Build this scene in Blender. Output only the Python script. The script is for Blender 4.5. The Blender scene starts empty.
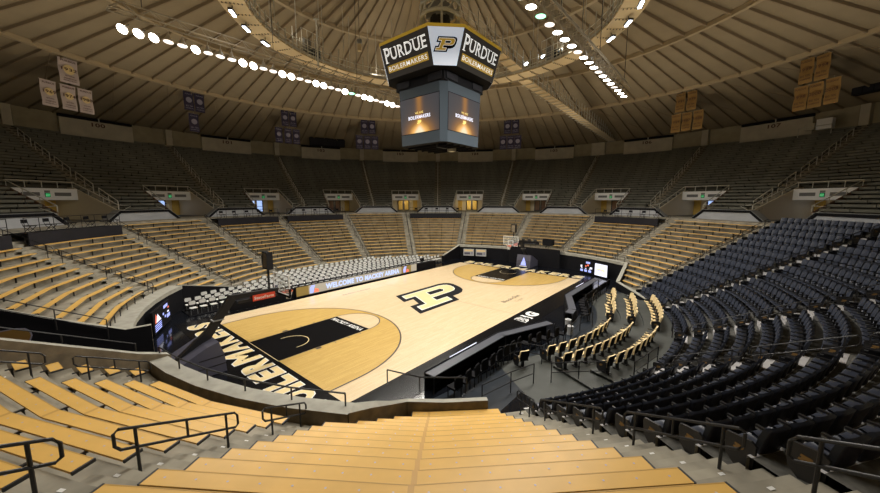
import bpy, math, random
from math import sin, cos, radians as R, degrees, pi, sqrt, atan2, tan
from mathutils import Vector, Matrix
random.seed(7)
sc = bpy.context.scene
COL = sc.collection

# ------------------------------------------------------------------ camera
CA = 40.83                      # court long axis, degrees clockwise from +Y
CAM = Vector((0.0, -28.72, 8.15))
PITCH = -0.1339
YAWC = R(90.0 - 0.80)           # view azimuth, counter-clockwise from +X
F_PX = 343.43
cd = bpy.data.cameras.new('camera')
cd.sensor_width = 36.0
cd.lens = 36.0 * F_PX / 880.0
cd.clip_start = 0.05
cd.clip_end = 300
cam = bpy.data.objects.new('camera', cd)
COL.objects.link(cam)
FW = Vector((cos(YAWC) * cos(PITCH), sin(YAWC) * cos(PITCH), sin(PITCH)))
RT = Vector((sin(YAWC), -cos(YAWC), 0))
UP = RT.cross(FW)
cam.matrix_world = Matrix(((RT.x, UP.x, -FW.x, CAM.x), (RT.y, UP.y, -FW.y, CAM.y), (RT.z, UP.z, -FW.z, CAM.z), (0, 0, 0, 1)))
sc.camera = cam

def inframe(p, m=30):
    d = Vector(p) - CAM
    z = d.dot(FW)
    if z < 0.3: return False
    x = 440 + F_PX * d.dot(RT) / z
    y = 246.5 - F_PX * d.dot(UP) / z
    return -m < x < 880 + m and -m < y < 493 + m

# ------------------------------------------------------------------ world, light, exposure
w = bpy.data.worlds.new('world'); sc.world = w; w.use_nodes = True
w.node_tree.nodes['Background'].inputs[0].default_value = (0.5, 0.45, 0.38, 1)
w.node_tree.nodes['Background'].inputs[1].default_value = 0.0
sc.view_settings.view_transform = 'Standard'
sc.view_settings.look = 'None'
sc.view_settings.gamma = 1.0
sc.view_settings.use_curve_mapping = False
sc.view_settings.exposure = 0.0
sc.cycles.use_denoising = True
sc.cycles.max_bounces = 6
sc.cycles.diffuse_bounces = 4
sc.cycles.glossy_bounces = 3
sc.cycles.transmission_bounces = 4
sc.cycles.transparent_max_bounces = 6
sc.cycles.sample_clamp_indirect = 6.0
sc.cycles.caustics_reflective = False
sc.cycles.caustics_refractive = False

def cw(x, y, z=0.0):            # court coordinates -> world
    a = R(CA)
    return Vector((x * sin(a) - y * cos(a), x * cos(a) + y * sin(a), z))
def court_rot(ang=0.0):         # rotation about z that turns local +X onto court +x (plus ang)
    return pi / 2 - R(CA) + ang
TR_Y, TR_Z = 10.0, 18.75        # light trusses

def area(name, loc, sx, sy, power, col, rot=(0, 0, 0), spread=pi):
    l = bpy.data.lights.new(name, 'AREA'); l.shape = 'RECTANGLE'; l.size = sx; l.size_y = sy
    l.energy = power; l.color = col; l.spread = spread
    o = bpy.data.objects.new(name, l); COL.objects.link(o); o.location = loc; o.rotation_euler = rot
    return o
LAMPCOL = (1.0, 0.95, 0.86)
for s in (-1, 1):               # the high-bay lamps hanging from the two trusses, grouped four lights to a truss
    for xx in (-13, -4.5, 4.5, 13):
        p = cw(xx, s * TR_Y, TR_Z - 0.75)
        area('truss_lamp_light', p, 8.0, 0.5, 1300, LAMPCOL, (R(-10 * s), 0, court_rot()), R(165))
# added unseen fill above the ring catwalk, facing up to brighten the roof
for k in range(8):
    a = R(45 * k + 18)
    area('added_roof_fill', (14.2 * sin(a), 14.2 * cos(a), 22.4), 1.5, 1.5, 70, (1.0, 0.88, 0.70), (pi, 0, 0))
for k in range(12):              # unseen fill lights added below the catwalk to brighten its underside
    a = R(30 * k + 10)
    area('added_catwalk_fill', (14.2 * sin(a), 14.2 * cos(a), 18.2), 4, 1.5, 34, (1.0, 0.88, 0.70), (pi, 0, -a))
for k in range(14):              # added fill floating over the concourse without fittings, lifts the outer roof
    a = R(360 / 14 * k + 9)
    area('added_outer_roof_fill', (31.0 * sin(a), 31.0 * cos(a), 11.5), 2.5, 2.5, 300, (1.0, 0.87, 0.69), (pi, 0, 0))

# ------------------------------------------------------------------ materials
def mat(name, col, rough=0.6, metal=0.0, noise=None, bump=None, emit=None, spec=0.5, coat=0.0, alpha=None):
    m = bpy.data.materials.new(name); m.use_nodes = True
    nt = m.node_tree; b = nt.nodes['Principled BSDF']
    b.inputs['Base Color'].default_value = (*col, 1); b.inputs['Roughness'].default_value = rough
    b.inputs['Metallic'].default_value = metal
    b.inputs['Specular IOR Level'].default_value = spec
    if coat: b.inputs['Coat Weight'].default_value = coat; b.inputs['Coat Roughness'].default_value = 0.08
    if noise or bump:
        tc = nt.nodes.new('ShaderNodeTexCoord'); nz = nt.nodes.new('ShaderNodeTexNoise')
        mp = nt.nodes.new('ShaderNodeMapping')
        nt.links.new(tc.outputs['Object'], mp.inputs['Vector']); nt.links.new(mp.outputs['Vector'], nz.inputs['Vector'])
        nz.inputs['Scale'].default_value = (noise or (8, 0))[0]; nz.inputs['Detail'].default_value = 5
        if noise:
            cr = nt.nodes.new('ShaderNodeValToRGB'); k = noise[1]
            cr.color_ramp.elements[0].color = (*[c * (1 - k) for c in col], 1); cr.color_ramp.elements[0].position = 0.3
            cr.color_ramp.elements[1].color = (*[min(1, c * (1 + k)) for c in col], 1); cr.color_ramp.elements[1].position = 0.7
            nt.links.new(nz.outputs['Fac'], cr.inputs['Fac']); nt.links.new(cr.outputs['Color'], b.inputs['Base Color'])
            if len(noise) > 2: mp.inputs['Scale'].default_value = noise[2]
        if bump:
            bp = nt.nodes.new('ShaderNodeBump'); bp.inputs['Strength'].default_value = bump
            nt.links.new(nz.outputs['Fac'], bp.inputs['Height']); nt.links.new(bp.outputs['Normal'], b.inputs['Normal'])
    if emit:
        b.inputs['Emission Color'].default_value = (*emit[0], 1); b.inputs['Emission Strength'].default_value = emit[1]
    return m

def wood_floor(name, c1, c2, rough):
    m = bpy.data.materials.new(name); m.use_nodes = True; nt = m.node_tree; b = nt.nodes['Principled BSDF']
    tc = nt.nodes.new('ShaderNodeTexCoord'); mp = nt.nodes.new('ShaderNodeMapping')
    br = nt.nodes.new('ShaderNodeTexBrick')
    nt.links.new(tc.outputs['Object'], mp.inputs['Vector']); nt.links.new(mp.outputs['Vector'], br.inputs['Vector'])
    br.inputs['Color1'].default_value = (*c1, 1); br.inputs['Color2'].default_value = (*c2, 1)
    br.inputs['Mortar'].default_value = (*[c * .8 for c in c2], 1)
    br.inputs['Scale'].default_value = 1; br.inputs['Brick Width'].default_value = 1.4; br.inputs['Row Height'].default_value = 0.11
    br.inputs['Mortar Size'].default_value = 0.004
    nz = nt.nodes.new('ShaderNodeTexNoise'); nz.inputs['Scale'].default_value = 1.3; nz.inputs['Detail'].default_value = 4
    m2 = nt.nodes.new('ShaderNodeMapping'); m2.inputs['Scale'].default_value = (1, 9, 1)
    nt.links.new(tc.outputs['Object'], m2.inputs['Vector']); nt.links.new(m2.outputs['Vector'], nz.inputs['Vector'])
    mx = nt.nodes.new('ShaderNodeMixRGB'); mx.blend_type = 'MULTIPLY'; mx.inputs['Fac'].default_value = 0.25
    nt.links.new(br.outputs['Color'], mx.inputs['Color1']); nt.links.new(nz.outputs['Fac'], mx.inputs['Color2'])
    nt.links.new(mx.outputs['Color'], b.inputs['Base Color'])
    b.inputs['Roughness'].default_value = rough; b.inputs['Specular IOR Level'].default_value = 0.45
    return m

def glow_screen(name):          # dark LED panel with a warm beam of light rising from its foot (what the screen is showing)
    m = bpy.data.materials.new(name); m.use_nodes = True; nt = m.node_tree; b = nt.nodes['Principled BSDF']
    b.inputs['Base Color'].default_value = (0.01, 0.01, 0.012, 1); b.inputs['Roughness'].default_value = 0.7; b.inputs['Specular IOR Level'].default_value = 0.1
    tc = nt.nodes.new('ShaderNodeTexCoord'); sp = nt.nodes.new('ShaderNodeSeparateXYZ')
    nt.links.new(tc.outputs['UV'], sp.inputs[0])
    def mth(op, a, bb=None):
        n = nt.nodes.new('ShaderNodeMath'); n.operation = op
        for i, v in enumerate((a, bb)):
            if v is None: continue
            if isinstance(v, (int, float)): n.inputs[i].default_value = v
            else: nt.links.new(v, n.inputs[i])
        return n.outputs[0]
    u = mth('SUBTRACT', sp.outputs['X'], 0.5); v = sp.outputs['Y']
    beam = mth('POWER', 2.718, mth('MULTIPLY', mth('MULTIPLY', u, u), -170.0))
    beam = mth('MULTIPLY', beam, mth('ADD', mth('MULTIPLY', v, 0.15), 0.18))
    vv = mth('MULTIPLY', v, v)
    blob = mth('POWER', 2.718, mth('ADD', mth('MULTIPLY', mth('MULTIPLY', u, u), -14.0), mth('MULTIPLY', vv, -14.0)))
    blob2 = mth('POWER', 2.718, mth('ADD', mth('MULTIPLY', mth('MULTIPLY', u, u), -9.0), mth('MULTIPLY', v, -2.5)))
    cr = nt.nodes.new('ShaderNodeValToRGB'); e = cr.color_ramp.elements
    e[0].color = (0.05, 0.05, 0.055, 1); e[0].position = 0.0
    e[1].color = (1.0, 0.85, 0.55, 1); e[1].position = 1.0
    x = e.new(0.35); x.color = (0.33, 0.15, 0.04, 1); x = e.new(0.7); x.color = (0.95, 0.5, 0.13, 1)
    tot = mth('ADD', mth('ADD', beam, mth('MULTIPLY', blob, 0.75)), mth('MULTIPLY', blob2, 0.25))
    nt.links.new(tot, cr.inputs['Fac']); nt.links.new(cr.outputs['Color'], b.inputs['Emission Color'])
    b.inputs['Emission Strength'].default_value = 1.0
    return m

M = {}
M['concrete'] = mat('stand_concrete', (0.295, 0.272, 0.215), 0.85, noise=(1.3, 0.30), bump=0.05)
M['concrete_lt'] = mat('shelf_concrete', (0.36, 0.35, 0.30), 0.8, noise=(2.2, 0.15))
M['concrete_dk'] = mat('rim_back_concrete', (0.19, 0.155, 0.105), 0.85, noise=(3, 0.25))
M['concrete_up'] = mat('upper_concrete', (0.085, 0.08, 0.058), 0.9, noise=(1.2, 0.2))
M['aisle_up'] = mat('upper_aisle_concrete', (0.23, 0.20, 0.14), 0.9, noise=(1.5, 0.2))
M['panel'] = mat('wall_panel', (0.34, 0.30, 0.20), 0.9, noise=(0.9, 0.12))
M['panel_lt'] = mat('wall_panel_light', (0.50, 0.46, 0.36), 0.9, noise=(0.9, 0.1))
M['roof'] = mat('roof_deck', (0.33, 0.27, 0.175), 0.85, noise=(0.5, 0.06))
M['rib'] = mat('roof_rib', (0.30, 0.235, 0.15), 0.8)
M['ring'] = mat('roof_ring', (0.46, 0.37, 0.235), 0.8)
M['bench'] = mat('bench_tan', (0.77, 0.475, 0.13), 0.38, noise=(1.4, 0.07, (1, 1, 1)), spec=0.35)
M['benchedge_shade'] = mat('bench_edge_brown_shade', (0.55, 0.325, 0.08), 0.5)  # brown edge banding, its dark tone also paints the contact shade between rows
M['benchjoint'] = mat('bench_joint', (0.60, 0.345, 0.09), 0.5)
M['benchend'] = mat('bench_end_cap', (0.03, 0.03, 0.035), 0.5)
M['bolt'] = mat('bolt_plate', (0.55, 0.50, 0.60), 0.4)
M['bmetal'] = mat('black_metal', (0.012, 0.012, 0.014), 0.42, 0.0)
M['gmetal'] = mat('grey_metal', (0.30, 0.31, 0.31), 0.45, 0.5)
M['lmetal'] = mat('light_rail_metal', (0.56, 0.54, 0.46), 0.55, 0.1)
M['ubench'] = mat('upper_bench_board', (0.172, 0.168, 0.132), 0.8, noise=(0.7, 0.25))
M['ublack'] = mat('upper_bench_gap', (0.02, 0.02, 0.018), 0.9)
M['black'] = mat('matte_black', (0.008, 0.008, 0.010), 0.8, spec=0.15)
M['skirt'] = mat('black_skirt', (0.007, 0.007, 0.012), 0.85, noise=(1.5, 0.3))
M['floor'] = mat('gloss_black_floor', (0.006, 0.007, 0.010), 0.10, spec=0.4)
M['apron'] = mat('court_black_paint', (0.006, 0.006, 0.007), 0.22, spec=0.12)
M['gfloor'] = mat('side_floor', (0.060, 0.064, 0.058), 0.6, noise=(1.5, 0.15))
M['bfloor'] = mat('slate_floor', (0.012, 0.018, 0.027), 0.4, noise=(2.0, 0.25, (1, 6, 1)))
M['wood'] = wood_floor('court_maple', (0.90, 0.71, 0.46), (0.84, 0.65, 0.40), 0.22)
M['wood2'] = wood_floor('court_stained_maple', (0.75, 0.51, 0.17), (0.68, 0.45, 0.14), 0.24)
M['white'] = mat('white_paint', (0.8, 0.8, 0.78), 0.4)
M['gold'] = mat('gold_paint', (0.80, 0.64, 0.33), 0.35)
M['line'] = mat('line_dark', (0.05, 0.035, 0.025), 0.35)
M['faint'] = mat('line_faint', (0.30, 0.21, 0.10), 0.35)
M['navy'] = mat('seat_navy', (0.036, 0.044, 0.068), 0.42, spec=0.5)
M['navyback'] = mat('seat_shell', (0.020, 0.017, 0.026), 0.38)
M['gseat'] = mat('gold_vinyl', (0.84, 0.66, 0.36), 0.45)
M['emb'] = mat('emblem_gold', (0.24, 0.135, 0.035), 0.45)
M['nose'] = mat('step_nosing', (0.72, 0.71, 0.72), 0.4, 0.3)
M['carpet'] = mat('seat_deck', (0.10, 0.098, 0.088), 0.9, noise=(8, 0.3))
M['wseat'] = mat('white_seat', (0.80, 0.80, 0.77), 0.35)
M['tabletop'] = mat('table_top_grey', (0.085, 0.09, 0.11), 0.4)
M['pad'] = mat('grey_pad', (0.085, 0.085, 0.12), 0.45)
M['lens'] = mat('lamp_lens', (1, 1, 1), 0.3, emit=((1.0, 0.96, 0.90), 14))
M['lens_dim'] = mat('lamp_lens_dim', (1, 1, 1), 0.3, emit=((1.0, 0.90, 0.82), 1.6))
M['lens_green'] = mat('lamp_lens_green', (0.6, 1, 0.8), 0.3, emit=((0.35, 1.0, 0.62), 2.2))
M['cool'] = mat('lamp_cool', (1, 1, 1), 0.3, emit=((0.82, 0.90, 1.0), 10))
M['lampsh'] = mat('lamp_housing', (0.62, 0.58, 0.50), 0.4, 0.3)
M['truss'] = mat('truss_steel', (0.48, 0.44, 0.36), 0.5, 0.3)
M['catw'] = mat('catwalk_deck', (0.66, 0.53, 0.32), 0.8)
M['cgrey'] = mat('catwalk_rail', (0.66, 0.66, 0.60), 0.5, 0.3)
M['sbgrey'] = mat('scoreboard_grey', (0.058, 0.076, 0.096), 0.6, 0.0, spec=0.12)
M['sbsign'] = mat('sign_charcoal', (0.016, 0.014, 0.012), 0.6, spec=0.1, emit=((0.02, 0.017, 0.014), 1.0))
M['sbwhite'] = mat('sign_white', (0.70, 0.76, 0.86), 0.5, emit=((0.55, 0.62, 0.74), 0.55))
M['sbgold'] = mat('sign_gold', (0.42, 0.28, 0.04), 0.5, emit=((0.36, 0.22, 0.02), 0.5))
M['sgntxt'] = mat('sign_text', (0.85, 0.85, 0.83), 0.5, emit=((0.8, 0.8, 0.78), 0.7))
M['screen'] = glow_screen('led_screen')
M['ledw'] = mat('led_white', (0.1, 0.1, 0.1), 0.5, emit=((0.85, 0.85, 1.0), 1.3))
M['ledb'] = mat('led_blue', (0.1, 0.1, 0.1), 0.5, emit=((0.36, 0.42, 1.0), 1.3))
M['ledtext'] = mat('led_text_blue', (0.1, 0.1, 0.1), 0.5, emit=((0.50, 0.62, 1.0), 1.2))
M['ledg'] = mat('led_gold', (0.1, 0.1, 0.1), 0.5, emit=((1.0, 0.72, 0.12), 1.1))
M['ledr'] = mat('led_red', (0.1, 0.1, 0.1), 0.5, emit=((1.0, 0.16, 0.07), 1.1))
M['ledgreen'] = mat('led_green', (0.1, 0.1, 0.1), 0.5, emit=((0.2, 0.75, 0.25), 1.0))
M['ledtan'] = mat('led_tan', (0.1, 0.1, 0.1), 0.5, emit=((0.46, 0.40, 0.30), 0.85))
M['ledbrown'] = mat('led_brown', (0.1, 0.08, 0.03), 0.5, emit=((0.24, 0.15, 0.03), 0.8))
M['exitg'] = mat('exit_green', (0.02, 0.3, 0.08), 0.5, emit=((0.05, 0.6, 0.2), 0.5))
M['header'] = mat('header_white', (0.86, 0.86, 0.84), 0.6)
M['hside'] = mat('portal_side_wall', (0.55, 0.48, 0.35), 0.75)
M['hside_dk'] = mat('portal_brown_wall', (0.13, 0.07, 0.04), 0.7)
M['vent'] = mat('vent_grey', (0.22, 0.22, 0.21), 0.6)
M['ylw'] = mat('portal_yellow_wall', (0.62, 0.42, 0.10), 0.6)
M['day'] = mat('daylight_glass', (0.4, 0.5, 0.7), 0.2, emit=((0.36, 0.52, 0.92), 1.0))
M['parapet'] = mat('parapet_white', (0.42, 0.43, 0.45), 0.6, noise=(1.2, 0.08))
M['red'] = mat('red_pad', (0.68, 0.07, 0.03), 0.45)
M['rim'] = mat('rim_orange', (0.75, 0.12, 0.03), 0.4)
M['net'] = mat('net_white', (0.75, 0.75, 0.72), 0.6)
M['flagw'] = mat('banner_white', (0.56, 0.48, 0.47), 0.8)
M['flagn'] = mat('banner_navy', (0.028, 0.022, 0.055), 0.8)
M['flagt'] = mat('banner_tan', (0.40, 0.27, 0.17), 0.8)
M['flagg'] = mat('banner_gold', (0.30, 0.18, 0.055), 0.8)
M['brown'] = mat('banner_text_brown', (0.10, 0.045, 0.03), 0.8)
M['sky'] = mat('banner_pale', (0.26, 0.25, 0.33), 0.8)
def _glass():
    m = bpy.data.materials.new('backboard_glass'); m.use_nodes = True; nt = m.node_tree
    b = nt.nodes['Principled BSDF']; b.inputs['Base Color'].default_value = (0.85, 0.92, 0.92, 1)
    b.inputs['Roughness'].default_value = 0.03; b.inputs['Alpha'].default_value = 0.14
    return m
M['glass'] = _glass()
M['clearw'] = mat('guard_glass_edge', (0.25, 0.30, 0.25), 0.2)
M['clearw'].node_tree.nodes['Principled BSDF'].inputs['Alpha'].default_value = 0.35

# ------------------------------------------------------------------ mesh helper
class MB:
    def __init__(s, mats): s.v = []; s.f = []; s.m = []; s.mats = mats; s.uv = {}
    def mi(s, key):
        if key not in s.mats: s.mats.append(key)
        return s.mats.index(key)
    def add(s, vs, fs, key):
        o = len(s.v); i = s.mi(key)
        s.v += [tuple(v) for v in vs]
        for f in fs: s.f.append(tuple(o + k for k in f)); s.m.append(i)
    def hexa(s, p, key):        # eight corners: 0-3 bottom, 4-7 top
        s.add(p, [(3, 2, 1, 0), (4, 5, 6, 7), (0, 1, 5, 4), (1, 2, 6, 5), (2, 3, 7, 6), (3, 0, 4, 7)], key)
    def box(s, c, d, key, M3=None):
        x, y, z = d[0] / 2, d[1] / 2, d[2] / 2
        p = [Vector(q) for q in ((-x, -y, -z), (x, -y, -z), (x, y, -z), (-x, y, -z), (-x, -y, z), (x, -y, z), (x, y, z), (-x, y, z))]
        if M3 is not None: p = [M3 @ q for q in p]
        s.hexa([q + Vector(c) for q in p], key)
    def bevbox(s, c, d, b, key, M3=None):   # box with chamfered vertical outline (in XZ) for a rounded look
        x, y, z = d[0] / 2, d[1] / 2, d[2] / 2
        prof = [(-x + b, -z), (x - b, -z), (x, -z + b), (x, z - b), (x - b, z), (-x + b, z), (-x, z - b), (-x, -z + b)]
        vs = [Vector((px, -y, pz)) for px, pz in prof] + [Vector((px, y, pz)) for px, pz in prof]
        if M3 is not None: vs = [M3 @ q for q in vs]
        vs = [q + Vector(c) for q in vs]
        fs = [tuple(range(7, -1, -1)), tuple(range(8, 16))] + [(i, (i + 1) % 8, 8 + (i + 1) % 8, 8 + i) for i in range(8)]
        s.add([*vs], [tuple(reversed(f)) for f in fs], key)
    def tube(s, pts, r, key, n=6, closed=False, caps=True):
        pts = [Vector(p) for p in pts]; N = len(pts); rings = []
        for i, p in enumerate(pts):
            if closed: t = (pts[(i + 1) % N] - pts[i - 1])
            else: t = (pts[min(i + 1, N - 1)] - pts[max(i - 1, 0)])
            if t.length < 1e-9: t = Vector((0, 0, 1))
            t.normalize()
            a = Vector((0, 0, 1)) if abs(t.z) < 0.9 else Vector((1, 0, 0))
            u = t.cross(a).normalized(); v = t.cross(u)
            rings.append([p + u * (r * cos(2 * pi * k / n)) + v * (r * sin(2 * pi * k / n)) for k in range(n)])
        vs = [q for g in rings for q in g]; fs = []
        for i in range(N if closed else N - 1):
            j = (i + 1) % N
            for k in range(n): fs.append((i * n + k, i * n + (k + 1) % n, j * n + (k + 1) % n, j * n + k))
        if caps and not closed: fs += [tuple(range(n - 1, -1, -1)), tuple((N - 1) * n + k for k in range(n))]
        s.add(vs, fs, key)
    def lathe(s, c, prof, key, n=12, axis=None):
        M3 = axis if axis is not None else Matrix.Identity(3)
        vs = [M3 @ Vector((r * cos(2 * pi * k / n), r * sin(2 * pi * k / n), z)) + Vector(c) for r, z in prof for k in range(n)]
        fs = [(i * n + k, i * n + (k + 1) % n, (i + 1) * n + (k + 1) % n, (i + 1) * n + k) for i in range(len(prof) - 1) for k in range(n)]
        s.add(vs, fs, key)
    def disc(s, c, r, key, n=14, axis=None):
        M3 = axis if axis is not None else Matrix.Identity(3)
        s.add([M3 @ Vector((r * cos(2 * pi * k / n), r * sin(2 * pi * k / n), 0)) + Vector(c) for k in range(n)], [tuple(range(n))], key)
    def poly(s, pts, key): s.add(pts, [tuple(range(len(pts)))], key)
    def prism(s, pts, off, key):    # planar polygon extruded by vector off
        n = len(pts); off = Vector(off)
        vs = [Vector(p) for p in pts] + [Vector(p) + off for p in pts]
        s.add(vs, [tuple(range(n - 1, -1, -1)), tuple(range(n, 2 * n))] + [(i, (i + 1) % n, n + (i + 1) % n, n + i) for i in range(n)], key)
    def mesh(s, name):
        me = bpy.data.meshes.new(name); me.from_pydata(s.v, [], s.f)
        for k in s.mats: me.materials.append(M[k])
        me.polygons.foreach_set('material_index', s.m); me.update()
        if s.uv:
            l = me.uv_layers.new(name='UVMap')
            for pi_, p in enumerate(me.polygons):
                if pi_ in s.uv:
                    for j, li in enumerate(p.loop_indices): l.data[li].uv = s.uv[pi_][j]
        return me
    def build(s, name, parent=None, smooth=False):
        me = s.mesh(name)
        if smooth: me.polygons.foreach_set('use_smooth', [True] * len(me.polygons))
        return place(me, name, parent)

def place(me, name, parent=None, loc=None, rz=None):
    o = bpy.data.objects.new(name, me); COL.objects.link(o)
    if parent is not None: o.parent = parent
    if loc is not None: o.location = loc
    if rz is not None: o.rotation_euler = (0, 0, rz)
    return o
def tag(o, label=None, cat=None, group=None, kind=None):
    if label and len(label.split()) > 16: print('LONG', label)
    if label: o['label'] = label
    if cat: o['category'] = cat
    if group: o['group'] = group
    if kind: o['kind'] = kind
    return o
def struct(mb, name, label=None):
    o = mb.build(name); o['kind'] = 'structure'
    if label: o['label'] = label
    return o
def thing(name, loc, rz, label, cat, group=None):
    o = bpy.data.objects.new(name, None); COL.objects.link(o); o.location = loc; o.rotation_euler = (0, 0, rz)
    return tag(o, label, cat, group)

def P(az, r, z=0.0):
    a = R(az); return Vector((r * sin(a), r * cos(a), z))
def warp(r): return 1 + max(0, (54.25 - r)) / 27.25 * 0.059
def U(az, r, z=0.0):            # upper bowl: section pitch is slightly wider near the concourse
    return P(az * warp(r), r, z)
def rot_in(az): return pi - R(az)   # local +Y towards the centre of the arena
def sweep(mb, prof, azs, key, fn=P, cap=True, keys=None, closed=False):
    n = len(prof); base = len(mb.v)
    vs = [fn(a, r, z) for a in azs for r, z in prof]; fs = []
    lim = n if closed else n - 1
    for i in range(len(azs) - 1):
        for k in range(lim):
            k2 = (k + 1) % n
            fs.append((i * n + k, i * n + k2, (i + 1) * n + k2, (i + 1) * n + k))
    if keys is None:
        mb.add(vs, fs, key)
    else:
        mb.v += [tuple(v) for v in vs]
        for i in range(len(azs) - 1):
            for k in range(lim):
                mb.f.append(tuple(base + q for q in fs[i * lim + k])); mb.m.append(mb.mi(keys[k % len(keys)]))
    if cap and closed:
        mb.add([fn(azs[0], r, z) for r, z in prof], [tuple(range(n))], key)
        mb.add([fn(azs[-1], r, z) for r, z in prof], [tuple(range(n - 1, -1, -1))], key)
def arc(a0, a1, step=3.0):
    n = max(1, int(math.ceil(abs(a1 - a0) / step))); return [a0 + (a1 - a0) * i / n for i in range(n + 1)]

# ------------------------------------------------------------------ text -> polygons mapped into any plane
_tc = {}
def text_polys(s, bold=0.0, shear=0.0, font=None):
    key = (s, bold, shear)
    if key in _tc: return _tc[key]
    c = bpy.data.curves.new('tmp_text', 'FONT'); c.body = s; c.size = 1.0; c.offset = bold; c.shear = shear; c.resolution_u = 3
    c.space_character = 1.08
    o = bpy.data.objects.new('tmp_text', c); COL.objects.link(o)
    dg = bpy.context.evaluated_depsgraph_get(); dg.update()
    me = bpy.data.meshes.new_from_object(o.evaluated_get(dg))
    vs = [v.co.copy() for v in me.vertices]; fs = [tuple(p.vertices) for p in me.polygons]
    bpy.data.objects.remove(o); bpy.data.curves.remove(c); bpy.data.meshes.remove(me)
    x0 = min(v.x for v in vs); x1 = max(v.x for v in vs); y0 = min(v.y for v in vs); y1 = max(v.y for v in vs)
    _tc[key] = (vs, fs, (x0, x1, y0, y1)); return _tc[key]
def text(mb, s, key, o, xd, yd, wdt, hgt, bold=0.0, shear=0.0, ref=None, grow=0.0):
    """fit text s into the parallelogram o + [0,w] xd + [0,h] yd; ref: bounding box taken from the un-bolded text"""
    vs, fs, bb = text_polys(s, bold, shear)
    b0 = text_polys(s, ref, shear)[2] if ref is not None else bb
    o = Vector(o); xd = Vector(xd); yd = Vector(yd)
    sx = wdt / (b0[1] - b0[0]); sy = hgt / (b0[3] - b0[2])
    mb.add([o + xd * ((v.x - b0[0]) * sx) + yd * ((v.y - b0[2]) * sy) for v in vs], fs, key)

P_OUT = [(0, 1), (1.15, 1), (1.31, .97), (1.42, .89), (1.47, .77), (1.47, .52), (1.42, .37), (1.31, .27), (1.15, .23), (1.0, .23), (.98, 0), (0, 0), (0, .38), (.2, .38), (.22, .62), (0, .62)]
P_IN = [(.07, .93), (1.12, .93), (1.24, .90), (1.33, .84), (1.37, .74), (1.37, .60), (1.33, .50), (1.24, .43), (1.1, .41), (.62, .41), (.62, .31), (.9, .31), (.9, .07), (.07, .07), (.07, .31), (.28, .31), (.30, .69), (.07, .69)]
P_HOLE = [(.64, .58), (1.0, .58), (1.05, .65), (1.0, .73), (.64, .73)]
P_HOLE_CW = P_HOLE[::-1]
P_OUT_DONE = 1
def logo_p(mb, o, xd, yd, h, dn, shear=.42, gold='gold', white='white', black='black'):
    o = Vector(o); xd = Vector(xd); yd = Vector(yd); dn = Vector(dn)
    T = lambda p, e: o + xd * ((p[0] - .72 + shear * (p[1] - .5)) * h) + yd * ((p[1] - .5) * h) + dn * e
    mb.poly([T(p, 1) for p in P_OUT], black)
    # white keyline: slightly enlarged gold shape
    def grow(pts, g):
        n = len(pts); out = []
        for i in range(n):
            a = Vector(pts[i - 1]); b = Vector(pts[i]); c = Vector(pts[(i + 1) % n])
            d1 = (b - a).normalized(); d2 = (c - b).normalized()
            n1 = Vector((-d1.y, d1.x)); n2 = Vector((-d2.y, d2.x)); k = (n1 + n2)
            k = k / max(.5, k.dot(n1)) if k.length > 1e-6 else n1
            out.append((b.x + k.x * g, b.y + k.y * g))
        return out
    if white: mb.poly([T(p, 2) for p in grow(P_IN, -.026)], white)
    mb.poly([T(p, 3) for p in (grow(P_IN, -.050) if white else P_IN)], gold)
    if white: mb.poly([T(p, 3.5) for p in grow(P_HOLE_CW, .022)], white)
    mb.poly([T(p, 4) for p in P_HOLE], black)

# ================================================================== STRUCTURE
# ---- floors
f = MB(['floor'])
f.disc((0, 0, 0), 21.5, 'floor', 96)
struct(f, 'floor', 'glossy black arena floor around the basketball court')
f = MB(['gfloor'])
sweep(f, [(12.7, 0.012), (16.9, 0.012)], arc(88, 166, 3), 'gfloor')
sweep(f, [(14.15, 0.0), (14.15, 0.14), (16.9, 0.14)], arc(97, 156, 3), 'gfloor')
sweep(f, [(15.45, 0.0), (15.45, 0.28), (17.2, 0.28)], arc(100, 152, 3), 'gfloor')
f.prism([cw(-12.6, -9.9, .004), cw(-12.6, -12.6, .004), cw(-5, -12.6, .004), cw(0,-13.0,.004), cw(12, -12.6, .004), cw(12, -9.9, .004), cw(1, -11.4, .004), cw(-3, -11.4, .004)], (0, 0, .004), 'bfloor')
struct(f, 'floor_side', 'grey floor and low risers behind the scorer tables')

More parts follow.
